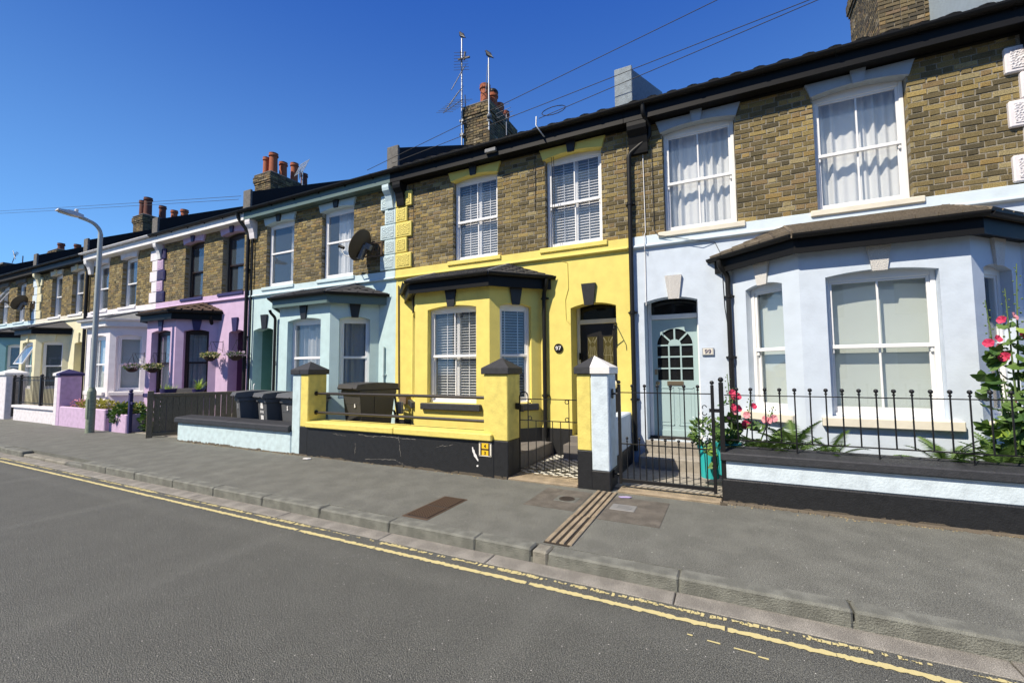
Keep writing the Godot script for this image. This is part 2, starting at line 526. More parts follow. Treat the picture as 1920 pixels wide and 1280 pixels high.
func brick_face(parent: Node3D, list: Array, z: float, single_limit: int, r: RandomNumberGenerator, ylo: float, yhi: float, clean: float) -> void:
	var mass := M.new()
	var used := 0
	for b in list:
		var tone := pick_tone(r, (b[1] - ylo) / (yhi - ylo), clean)
		if used < single_limit:
			var long: bool = b[2] > 0.135
			var mesh := brick_mesh(tone, r.randi_range(0, 3), long)
			var xf := Transform3D(Basis.from_scale(Vector3(b[2] / (0.215 if long else 0.104), 1, 1)), Vector3(b[0], b[1], z + r.randf_range(-0.002, 0.002)))
			piece(parent, "brick", mesh, xf)
			used += 1
		else:
			var t: Array = TONES[tone]
			mass.col = Color(t[0] * 1.25, t[1] * 1.25, t[2] * 1.0)
			rough_brick(mass, Vector3(b[0], b[1], z), Vector3(b[2], 0.066, 0.10), r)
	if mass.v.size() > 0:
		var o := part(parent, "brickwork", mass, MT.vc)
		o.set_meta("kind", "stuff")


# ---------------------------------------------------------------- windows
# W: frame whose origin is the lower left corner of the opening in the wall's outer face; style in o
func window(parent: Node, W: Transform3D, w: float, h: float, o: Dictionary) -> void:
	var fm: Material = MT[o.get("frame", "upvc")]
	var z0: float = -o.get("recess", 0.10)
	var rise: float = o.get("rise", 0.0)
	var m := M.new(); m.X = W
	var fw: float = o.get("fw", 0.055) * 0.8
	# outer box frame
	m.box(0.0, 0.0, z0 - 0.09, fw, h + rise, z0, 0.006)
	m.box(w - fw, 0.0, z0 - 0.09, w, h + rise, z0, 0.006)
	m.box(fw, h - fw, z0 - 0.09, w - fw, h + rise, z0 - 0.004, 0.006)
	m.box(fw, 0.0, z0 - 0.09, w - fw, fw * 0.8, z0 - 0.004, 0.006)
	var win := part(parent, "window", m, fm)
	var ix0 := fw; var ix1 := w - fw
	var mid: float = h * o.get("mid", 0.5)
	var sw := 0.032
	var bars: int = o.get("bars", 1)
	var panes := []
	for up in [true, false]:
		var y0: float = mid - 0.02 if up else fw * 0.8
		var y1: float = h - fw + 0.005 if up else mid + 0.02
		var z: float = z0 - 0.018 if up else z0 - 0.05
		if o.get("casement", false): z = z0 - 0.012
		if up and o.get("open", false): continue
		var s := M.new(); s.X = W
		var br: float = 0.07 if not up else sw
		s.box(ix0, y0, z - 0.03, ix0 + sw, y1, z, 0.004)
		s.box(ix1 - sw, y0, z - 0.03, ix1, y1, z, 0.004)
		s.box(ix0 + sw, y1 - sw, z - 0.031, ix1 - sw, y1, z - 0.001, 0.004)
		s.box(ix0 + sw, y0, z - 0.031, ix1 - sw, y0 + br, z - 0.001, 0.004)
		if up:  # meeting rail
			s.box(ix0 - 0.002, y0 - 0.012, z - 0.028, ix1 + 0.002, y0 + 0.035, z + 0.012, 0.005)
		for k in bars:
			var x := lerpf(ix0 + sw, ix1 - sw, (k + 1.0) / (bars + 1.0))
			s.box(x - 0.011, y0 + br, z - 0.024, x + 0.011, y1 - sw, z - 0.003, 0.003)
		if up and o.get("horns", false):
			for x in [ix0, ix1 - 0.03]: s.box(x, y0 - 0.07, z - 0.025, x + 0.03, y0 - 0.012, z, 0.008)
		part(win, "sash", s, fm)
		for k in bars + 1:
			var xa := lerpf(ix0 + sw, ix1 - sw, float(k) / (bars + 1.0)) + (0.011 if k > 0 else 0.0)
			var xb := lerpf(ix0 + sw, ix1 - sw, (k + 1.0) / (bars + 1.0)) - (0.011 if k < bars else 0.0)
			var g := M.new(); g.X = W
			g.box(xa, y0 + br, z - 0.017, xb, y1 - sw, z - 0.013)
			part(win, "pane", g, MT[o.get("glass", "glass")])
	if o.get("open", false):  # top light swung out from its head
		var s := M.new(); var a: float = o.get("swing", 0.42)
		s.X = W * Transform3D(Basis(Vector3.RIGHT, -a), Vector3(0, h - fw, z0 - 0.01))
		var hh: float = h - fw - mid
		s.box(ix0, -hh, -0.02, ix0 + sw, 0, 0.02, 0.004); s.box(ix1 - sw, -hh, -0.02, ix1, 0, 0.02, 0.004)
		s.box(ix0 + sw, -sw, -0.02, ix1 - sw, 0, 0.019, 0.004); s.box(ix0 + sw, -hh, -0.02, ix1 - sw, -hh + sw, 0.019, 0.004)
		part(win, "sash", s, fm)
		var g := M.new(); g.X = s.X
		g.box(ix0 + sw, -hh + sw, -0.004, ix1 - sw, -sw, 0.0)
		part(win, "pane", g, MT.glass)
		var bar := M.new(); bar.X = W
		bar.box(ix0, mid - 0.03, z0 - 0.06, ix1, mid + 0.03, z0 - 0.005, 0.005)
		part(win, "meeting_rail", bar, fm)
	match o.get("behind", ""):
		"blind":
			var b := M.new(); b.X = W
			var y := 0.05
			while y < h - 0.04:
				var yc := y
				for k in bars + 1:
					var xa := lerpf(ix0, ix1, float(k) / (bars + 1.0)) + 0.014; var xb := lerpf(ix0, ix1, (k + 1.0) / (bars + 1.0)) - 0.014
					var t: float = o.get("tilt", 0.012)
					b.hexa([Vector3(xa, yc - t, z0 - 0.135), Vector3(xb, yc - t, z0 - 0.135), Vector3(xb, yc + t, z0 - 0.135 - o.get("slat", 0.033)), Vector3(xa, yc + t, z0 - 0.135 - o.get("slat", 0.033)),
						Vector3(xa, yc - t + 0.003, z0 - 0.135), Vector3(xb, yc - t + 0.003, z0 - 0.135), Vector3(xb, yc + t + 0.003, z0 - 0.135 - o.get("slat", 0.033)), Vector3(xa, yc + t + 0.003, z0 - 0.135 - o.get("slat", 0.033))])
				y += 0.05
			for x in [0.25, 0.75]: b.box(lerpf(ix0, ix1, x) - 0.008, 0.05, z0 - 0.134, lerpf(ix0, ix1, x) + 0.008, h - 0.04, z0 - 0.1335)
			if bars > 0: b.box(w * 0.5 - 0.03, 0.03, z0 - 0.19, w * 0.5 + 0.03, h - 0.03, z0 - 0.14)
			part(win, "venetian_blind", b, MT.blind)
		"roller":
			var b := M.new(); b.X = W
			b.box(ix0 - 0.03, h * o.get("drop", 0.0), z0 - 0.16, ix1 + 0.03, h, z0 - 0.157)
			part(win, "roller_blind", b, MT[o.get("cloth", "roller")])
		"curtain", "nets":
			var b := M.new(); b.X = W
			var cz := z0 - 0.2
			var ranges: Array = o.get("spread", [[-0.02, 1.02]])
			for sp in ranges:
				var xa: float = sp[0] * w; var xb: float = sp[1] * w
				var nn := int(maxf(10, (xb - xa) / 0.012))
				var cut: float = h * sp[2] if sp.size() > 2 else -0.05
				var ph := rng.randf() * 6.0
				for k in nn:
					var pa := [lerpf(xa, xb, float(k) / nn), 0.0]; var pb := [lerpf(xa, xb, float(k + 1) / nn), 0.0]
					for q in [pa, pb]:
						q[1] = cz + 0.042 * sin(q[0] * 52.0 / o.get("pleat", 1.0) + ph) * (0.6 + 0.4 * sin(q[0] * 11.0)) + 0.012 * sin(q[0] * 27.0 + ph)
					var dx: float = (pb[1] - pa[1]) / (pb[0] - pa[0])
					var nn3 := Vector3(-dx, 0, 1).normalized()
					var a := Vector3(pa[0], cut, pa[1]); var bb := Vector3(pb[0], cut, pb[1])
					var d := Vector3(pb[0], h + 0.03, pb[1]); var e := Vector3(pa[0], h + 0.03, pa[1])
					b.t3(a, bb, d, nn3, nn3, nn3); b.t3(a, d, e, nn3, nn3, nn3)
			part(win, "curtain", b, MT[o.get("cloth", "curtain" if o.behind == "curtain" else "net")])
	if o.has("sill"):
		var s := M.new(); s.X = W
		s.box(-0.11, -0.12, -0.10, w + 0.11, -0.004, 0.075, 0.012)
		part(win, "sill", s, MT[o.sill])


func keystone(m: M, X: Transform3D, cx: float, y0: float, y1: float, wb: float, wt: float, d: float) -> void:
	m.X = X
	m.hexa([Vector3(cx - wb, y0, 0.001), Vector3(cx + wb, y0, 0.001), Vector3(cx + wb, y0, d * 0.7), Vector3(cx - wb, y0, d * 0.7),
		Vector3(cx - wt, y1, 0.001), Vector3(cx + wt, y1, 0.001), Vector3(cx + wt, y1, d), Vector3(cx - wt, y1, d)])
	m.X = Transform3D.IDENTITY


func gutter(m: M, A: Vector3, B: Vector3, r: float) -> void:
	var d := (B - A)
	var side := Vector3.UP.cross(d.normalized())
	var poly := PackedVector2Array()
	for k in 9:
		var a := PI + PI * k / 8.0
		poly.append(Vector2(cos(a) * r, sin(a) * r))
	for k in 9:
		var a := TAU - PI * k / 8.0
		poly.append(Vector2(cos(a) * (r - 0.006), sin(a) * (r - 0.006) + 0.002))
	m.prism(poly, A, side, Vector3.UP, d)


func offset_line(P: Array, d: float) -> Array:
	# P runs left to right in plan (x, z), outside is +z
	var nr := []
	for i in P.size() - 1:
		var e: Vector2 = (P[i + 1] - P[i]).normalized()
		nr.append(Vector2(-e.y, e.x))
	var out := []
	var n0: Vector2 = nr[0]
	out.append(Vector2(P[0].x + d / n0.x if absf(n0.x) > 0.05 else P[0].x, 0.0))
	for i in range(1, P.size() - 1):
		var s: Vector2 = nr[i - 1] + nr[i]
		out.append(P[i] + s * (d / (1.0 + nr[i - 1].dot(nr[i]))))
	var n1: Vector2 = nr[nr.size() - 1]
	out.append(Vector2(P[P.size() - 1].x + d / n1.x if absf(n1.x) > 0.05 else P[P.size() - 1].x, 0.0))
	return out


func band(m: M, P: Array, d0: float, d1: float, y0: float, y1: float) -> void:
	var a := offset_line(P, d0); var b := offset_line(P, d1)
	for i in P.size() - 1:
		m.hexa([Vector3(a[i].x, y0, a[i].y), Vector3(a[i + 1].x, y0, a[i + 1].y), Vector3(b[i + 1].x, y0, b[i + 1].y), Vector3(b[i].x, y0, b[i].y),
			Vector3(a[i].x, y1, a[i].y), Vector3(a[i + 1].x, y1, a[i + 1].y), Vector3(b[i + 1].x, y1, b[i + 1].y), Vector3(b[i].x, y1, b[i].y)])


func pipe(parent: Node, pts: Array, r := 0.038, material := "black_pipe", clips := []) -> MeshInstance3D:
	var m := M.new()
	# rounded elbows
	var out := []
	for i in pts.size():
		if i == 0 or i == pts.size() - 1: out.append(pts[i]); continue
		var a: Vector3 = pts[i] + (pts[i - 1] - pts[i]).limit_length(0.06); var b: Vector3 = pts[i] + (pts[i + 1] - pts[i]).limit_length(0.06)
		for k in 4: out.append(a.lerp(pts[i], k / 3.0).lerp(pts[i].lerp(b, k / 3.0), k / 3.0))
	m.tube(out, r, 12)
	for c in clips:
		m.tube([c - Vector3(0, 0.025, 0), c + Vector3(0, 0.025, 0)], r + 0.009, 12)
		m.box(c.x - r - 0.035, c.y - 0.012, c.z - r - 0.03, c.x + r + 0.035, c.y + 0.012, c.z - r + 0.012)
	return part(parent, "downpipe", m, MT[material])


func chimney(parent: Node3D, xa: float, xb: float, z0: float, z1: float, y0: float, y1: float, pots: Array, seed_: int) -> void:
	var r := RandomNumberGenerator.new(); r.seed = seed_
	var c := M.new()
	c.box(xa + 0.02, y0, z1 + 0.02, xb - 0.02, y1 - 0.02, z0 - 0.02)
	var st := part(parent, "chimney", c, MT.mortar)
	var b := M.new()
	var y := y0
	var row := 0
	while y < y1 - 0.03:
		var left := y1 - y
		var out: float = 0.05 if left < 0.34 and left > 0.10 else (0.025 if left < 0.42 and left > 0.06 else 0.0)
		for side in 4:
			var p: Vector3; var q: Vector3; var nn: Vector3
			match side:
				0: p = Vector3(xa - out, y, z0 + out); q = Vector3(xb + out, y, z0 + out); nn = Vector3.BACK
				1: p = Vector3(xb + out, y, z0 + out); q = Vector3(xb + out, y, z1 - out); nn = Vector3.RIGHT
				2: p = Vector3(xb + out, y, z1 - out); q = Vector3(xa - out, y, z1 - out); nn = Vector3.FORWARD
				3: p = Vector3(xa - out, y, z1 - out); q = Vector3(xa - out, y, z0 + out); nn = Vector3.LEFT
			var len := p.distance_to(q)
			var dir := (q - p).normalized()
			var x := 0.0
			var k := row
			while x < len - 0.02:
				var l := 0.215 if k % 2 == 0 else 0.104
				if len - x - l < 0.06: l = len - x
				var t: Array = TONES[pick_tone(r, 0.25, 0.0)]
				b.col = Color(t[0], t[1], t[2]) * 1.1
				b.X = Transform3D(Basis(dir, Vector3.UP, nn), p + dir * (x + l * 0.5) + Vector3(0, 0.0375, 0))
				rough_brick(b, Vector3.ZERO, Vector3(l - 0.011, 0.066, 0.10 + out), r)
				x += l
				k += 1
		y += 0.075
		row += 1
	b.X = Transform3D.IDENTITY
	part(st, "brickwork", b, MT.vc).set_meta("kind", "stuff")
	var cp := M.new()
	cp.box(xa - 0.03, y1 - 0.02, z1 - 0.03, xb + 0.03, y1 + 0.04, z0 + 0.03, 0.02)
	part(st, "flaunching", cp, MT.coping_grey)
	for p in pots:
		var m := M.new()
		var R: float = p[2]; var H: float = p[3]
		var prof := [Vector2(R * 1.05, 0), Vector2(R * 1.05, 0.08), Vector2(R * 0.95, 0.1), Vector2(R * 0.88, H - 0.14), Vector2(R * 1.08, H - 0.12), Vector2(R * 1.1, H - 0.08), Vector2(R * 0.98, H - 0.06), Vector2(R * 1.04, H), Vector2(R * 0.8, H), Vector2(R * 0.75, H - 0.3), Vector2(0, H - 0.3)]
		m.lathe(prof, Vector3(p[0], y1 + 0.03, p[1]), 18)
		var pt := part(st, "chimney_pot", m, MT["pot_orange" if p[4] == 0 else "pot_dark"])
		if p.size() > 5:
			var k := M.new()
			if p[5] == 1:
				k.ball(Vector3(p[0], y1 + 0.05 + H, p[1]), R * 1.1, 14, 0.8)
			else:
				k.lathe([Vector2(R * 1.5, 0), Vector2(R * 1.5, 0.03), Vector2(0, 0.12)], Vector3(p[0], y1 + 0.14 + H, p[1]), 12)
				for a in 3: k.box(p[0] + cos(a * 2.1) * R - 0.01, y1 + H, p[1] + sin(a * 2.1) * R - 0.01, p[0] + cos(a * 2.1) * R + 0.01, y1 + H + 0.15, p[1] + sin(a * 2.1) * R + 0.01)
			part(st, "cowl", k, MT.black_pipe if p[5] == 1 else MT.aerial)


# ---------------------------------------------------------------- a house of the terrace
# c: i (index), s (+1 door at the left), wall, trim keys, window styles ...
func house(c: Dictionary) -> Node3D:
	var i: int = c.i
	var xl: float = BOUND[i + 1]; var xr: float = BOUND[i]
	var s: float = c.s
	var xd: float = xl if s > 0 else xr
	var k: float = (xr - xl) / 5.0
	var fx := func(u: float) -> float: return xd + s * u * k
	var r := RandomNumberGenerator.new(); r.seed = 900 + i
	var H := thing("terraced_house", c.label, "house", Vector3((xl + xr) * 0.5, 0, 0))
	var wm: Material = MT[c.wall]
	var tz := Transform3D.IDENTITY
	# spans
	var du: float = c.get("du", 0.0)
	var wins := []
	for u in [[0.50 + du, 1.54 + du], [2.55 + du, 3.57 + du]]:
		var a: float = fx.call(u[0]); var b: float = fx.call(u[1])
		wins.append([minf(a, b), maxf(a, b)])
	wins.sort_custom(func(a, b): return a[0] < b[0])
	var pa: float = fx.call(c.get("porch", [0.22, 1.02])[0]); var pb: float = fx.call(c.get("porch", [0.22, 1.02])[1])
	var px0 := minf(pa, pb); var px1 := maxf(pa, pb)
	var bu: Array = c.get("bay", [1.52, 2.22, 3.83, 4.53])
	var bx := []
	for u in bu: bx.append(fx.call(u))
	bx.sort()
	var ZB: float = c.get("zb", 0.70)
	var P := [Vector2(bx[0], 0), Vector2(bx[1], ZB), Vector2(bx[2], ZB), Vector2(bx[3], 0)]
	var fy: float = c.get("floor", 0.36)
	# ground-floor wall with the porch opening and the mouth of the bay
	var g := M.new()
	g.panel(xl, -0.3, xr, 3.48, [[px0, fy, px1, 2.55, 0.07], [bx[0] + 0.02, -0.3, bx[3] - 0.02, 3.0, 0.0]], 0.25)
	part(H, "front_wall", g, wm)
	# string course
	var st := M.new()
	st.box(xl + 0.002, 3.48, -0.1, xr - 0.002, 3.638, 0.035, 0.006)
	st.box(xl + 0.002, 3.445, -0.05, xr - 0.002, 3.492, 0.06, 0.015)
	part(H, "string_course", st, MT[c.get("string", c.wall)])
	if c.has("plinth"):
		var runs := []
		for sp in [[xl + 0.01, bx[0]], [bx[3], xr - 0.01]]:
			if sp[1] < px0 or sp[0] > px1: runs.append(sp)
			else: runs.append([sp[0], px0 - 0.002]); runs.append([px1 + 0.002, sp[1]])
		for sp in runs:
			var pl := M.new()
			pl.box(sp[0], -0.05, 0, sp[1], 0.47, 0.012)
			part(H, "plinth", pl, MT[c.plinth])
		var pb2 := M.new()
		band(pb2, P, -0.05, 0.012, -0.05, 0.47)
		part(H, "plinth", pb2, MT[c.plinth])
	# carcass: party walls, back wall, floors
	var ca := M.new()
	ca.box(xl + 0.002, -0.2, -8.0, xl + 0.12, 5.7, -0.25); ca.box(xr - 0.12, -0.2, -8.0, xr - 0.002, 5.7, -0.25)
	ca.box(xl + 0.12, -0.2, -8.2, xr - 0.12, 5.7, -8.0)
	ca.box(xl + 0.12, 3.2, -8.0, xr - 0.12, 3.4, -0.25); ca.box(xl + 0.12, fy - 0.2, -8.0, xr - 0.12, fy - 0.01, -0.25)
	ca.box(xl + 0.12, 5.64, -8.0, xr - 0.12, 5.7, -0.25)
	ca.box(xl + 0.12, -0.2, -2.6, xr - 0.12, 5.64, -2.5)
	part(H, "inner_walls", ca, MT.room)
	# porch recess
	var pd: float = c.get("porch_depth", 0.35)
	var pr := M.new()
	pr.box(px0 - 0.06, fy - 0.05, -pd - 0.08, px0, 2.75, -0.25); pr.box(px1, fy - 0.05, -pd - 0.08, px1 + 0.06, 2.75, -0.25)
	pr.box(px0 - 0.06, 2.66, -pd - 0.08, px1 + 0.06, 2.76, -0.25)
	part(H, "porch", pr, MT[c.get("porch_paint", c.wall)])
	var ps := M.new()
	ps.box(px0 - 0.03, fy - 0.5, -pd - 0.08, px1 + 0.03, fy, 0.045, 0.01)
	part(H, "door_step", ps, MT[c.get("step", "concrete")])
	door(H, c, px0, px1, fy, -pd)
	# upper wall: mortar bed, bricks, windows
	var wy0 := 3.66; var wy1 := 5.29
	var mo := M.new()
	mo.X = Transform3D(Basis.IDENTITY, Vector3(0, 0, -0.009))
	var hs := []
	for w in wins: hs.append([w[0] - 0.006, wy0, w[1] + 0.006, wy1, 0.06])
	mo.panel(xl, 3.638, xr, 5.62, hs, 0.24)
	var bw := part(H, "brick_wall", mo, MT.mortar)
	var ql: bool = c.get("quoin_left", false); var qr: bool = c.get("quoin_right", false)
	var holes := []
	for w in wins: holes.append([w[0], wy0, w[1], wy1 + 0.02])
	for w in wins: holes.append([w[0] - 0.02, wy1 - 0.03, w[1] + 0.02, wy1 + 0.33])
	var list := courses(xl + (0.30 if ql else 0.0), xr - (0.30 if qr else 0.0), 3.64, 5.50, holes, r)
	if c.get("pick", 0) > 0:  # lower rows first: they show largest and are not hidden by the eaves
		list.sort_custom(func(a, b): return a[1] < b[1])
	brick_face(bw, list, 0.0, c.get("pick", 0), r, 3.64, 5.4, c.get("clean", 0.0))
	for w in wins:
		var WF := Transform3D(Basis.IDENTITY, Vector3(w[0] + 0.001, wy0, 0.0))
		var wo: Dictionary = c.upper.duplicate()
		wo.rise = 0.06
		if c.has("upper_second") and w == wins[1 if s < 0 else 0]: wo.merge(c.upper_second, true)
		window(H, WF, w[1] - w[0] - 0.002, wy1 - wy0, wo)
		# sill on the string course
		var sl := M.new()
		sl.box(w[0] - 0.10, 3.57, -0.06, w[1] + 0.10, 3.655, 0.065, 0.01)
		part(H, "window_sill", sl, MT[c.get("upper_sill", c.get("string", c.wall))])
		# splayed hood over the window
		var ld := M.new()
		var poly := PackedVector2Array()
		var x0: float = w[0] - 0.03; var x1: float = w[1] + 0.03
		for q in 11: poly.append(Vector2(lerpf(x0, x1, q / 10.0), 5.285 + 0.06 * (1.0 - pow(q / 5.0 - 1.0, 2))))
		poly.append(Vector2(x1 + 0.04, 5.42)); poly.append(Vector2(x1 + 0.12, 5.60)); poly.append(Vector2(x0 - 0.12, 5.60)); poly.append(Vector2(x0 - 0.04, 5.42))
		ld.prism(poly, Vector3(0, 0, 0.045), Vector3.RIGHT, Vector3.UP, Vector3(0, 0, -0.15))
		part(H, "window_hood", ld, MT[c.get("hood", c.wall)])
		if c.has("key"):
			var kk := M.new()
			keystone(kk, Transform3D(Basis.IDENTITY, Vector3(0, 0, 0.045)), (w[0] + w[1]) * 0.5, 5.32, 5.60, 0.06, 0.10, 0.05)
			part(H, "keystone", kk, MT[c.get("upper_key", c.key)])
	# quoins
	for side in [-1, 1]:
		if (side < 0 and not ql) or (side > 0 and not qr): continue
		var xe: float = xl if side < 0 else xr
		var yy := 3.665
		for q in 6:
			var big := q % 2 == 0
			var wq: float = (0.43 if big else 0.31) if q < 5 else 0.24
			var hq := 0.335 if q < 5 else 0.22
			var m := M.new()
			m.box(xe, yy, -0.05, xe - side * wq, yy + hq - 0.012, 0.045 if q < 5 else 0.03, 0.012)
			var alt: bool = c.has("quoin_alt") and q % 2 == 1
			var base: String = c.quoin_alt if alt else c.get("quoin", c.wall)
			var blk := part(H, "quoin_block", m, MT[base])
			if q < 5 and c.get("verm", true) and MT.has(base + "_verm"):
				var f := M.new()
				f.box(xe - side * 0.045, yy + 0.04, 0.03, xe - side * (wq - 0.045), yy + hq - 0.052, 0.053, 0.004)
				part(blk, "carved_panel", f, MT[base + "_verm"])
			yy += hq
	eaves(H, c, xl, xr, r)
	bay(H, c, P, ZB, fy, r)
	# keystone over the door
	if c.has("key"):
		var kk := M.new()
		keystone(kk, tz, (px0 + px1) * 0.5 + 0.06 * s, 2.58, 2.95, 0.08, 0.125, 0.05)
		part(H, "keystone", kk, MT[c.key])
	return H


func eaves(H: Node3D, c: Dictionary, xl: float, xr: float, _r: RandomNumberGenerator) -> void:
	var e := M.new()
	e.box(xl + 0.001, 5.50, -0.2, xr - 0.001, 5.525, 0.205)
	e.box(xl + 0.001, 5.488, 0.206, xr - 0.001, 5.72, 0.232, 0.004)
	e.box(xl + 0.001, 5.476, 0.0, xr - 0.001, 5.499, 0.05)
	part(H, "fascia", e, MT[c.get("fascia", "black_gloss")])
	var g := M.new()
	gutter(g, Vector3(xl, 5.735, 0.292), Vector3(xr, 5.735, 0.292), 0.056)
	var x := xl + 0.3
	while x < xr:
		g.box(x - 0.014, 5.66, 0.233, x + 0.014, 5.74, 0.25)
		gutter(g, Vector3(x - 0.02, 5.735, 0.292), Vector3(x + 0.02, 5.735, 0.292), 0.062)
		x += 0.85
	part(H, "gutter", g, MT[c.get("gutter", "black_pipe")])
	# roof slopes
	var rf := M.new()
	var sl := 0.52
	var zr := -4.1; var yr := 5.74 + (0.24 - zr) * sl
	rf.hexa([Vector3(xl, 5.69, 0.24), Vector3(xr, 5.69, 0.24), Vector3(xr, yr - 0.05, zr), Vector3(xl, yr - 0.05, zr),
		Vector3(xl, 5.735, 0.26), Vector3(xr, 5.735, 0.26), Vector3(xr, yr, zr), Vector3(xl, yr, zr)])
	rf.hexa([Vector3(xl, yr - 0.05, zr), Vector3(xr, yr - 0.05, zr), Vector3(xr, 5.69, -8.3), Vector3(xl, 5.69, -8.3),
		Vector3(xl, yr, zr), Vector3(xr, yr, zr), Vector3(xr, 5.735, -8.3), Vector3(xl, 5.735, -8.3)])
	var roof := part(H, "roof", rf, MT.roof_dark)
	if c.get("tiles", false):
		var tm := M.new()
		var poly := PackedVector2Array([Vector2(-0.145, 0), Vector2(0.145, 0), Vector2(0.145, 0.012), Vector2(0.10, 0.018), Vector2(0.06, 0.045), Vector2(0.0, 0.055), Vector2(-0.06, 0.045), Vector2(-0.10, 0.018), Vector2(-0.145, 0.012)])
		tm.prism(poly, Vector3.ZERO, Vector3.RIGHT, Vector3.UP, Vector3(0, 0, -0.33))
		var mesh := tm.mesh(MT.roof_dark)
		var an := atan(sl)
		var n := int((xr - xl) / 0.295)
		for row in 2:
			for q in n:
				piece(roof, "roof_tile", mesh, Transform3D(Basis(Vector3.RIGHT, an), Vector3(xl + 0.17 + q * 0.295, 5.742 + row * 0.15 + rng.randf_range(-0.004, 0.004), 0.275 - row * 0.27)))


func party_wall(H: Node3D, x: float, material: String, front: String, top := 6.33, w := 0.15) -> void:
	var m := M.new()
	var poly := PackedVector2Array([Vector2(0.14, 5.70), Vector2(0.14, top - 0.06), Vector2(-4.1, top + 2.05), Vector2(-8.2, top - 0.1), Vector2(-8.2, 5.70)])
	m.prism(poly, Vector3(x - w, 0, 0), Vector3(0, 0, 1), Vector3.UP, Vector3(w * 2, 0, 0))
	var p := part(H, "parapet_wall", m, MT[material])
	var f := M.new()
	f.box(x - w - 0.004, 5.74, 0.10, x + w + 0.004, top, 0.165, 0.01)
	part(p, "parapet_end", f, MT[front])


func bracket(H: Node3D, x: float, w: float, material: String) -> void:
	var m := M.new()
	var poly := PackedVector2Array([Vector2(0, 5.01), Vector2(0.075, 5.01), Vector2(0.085, 5.06), Vector2(0.10, 5.16), Vector2(0.14, 5.28), Vector2(0.21, 5.36), Vector2(0.225, 5.42), Vector2(0.225, 5.52), Vector2(0, 5.52)])
	m.prism(poly, Vector3(x - w, 0, 0), Vector3(0, 0, 1), Vector3.UP, Vector3(w * 2, 0, 0))
	part(H, "eaves_bracket", m, MT[material])


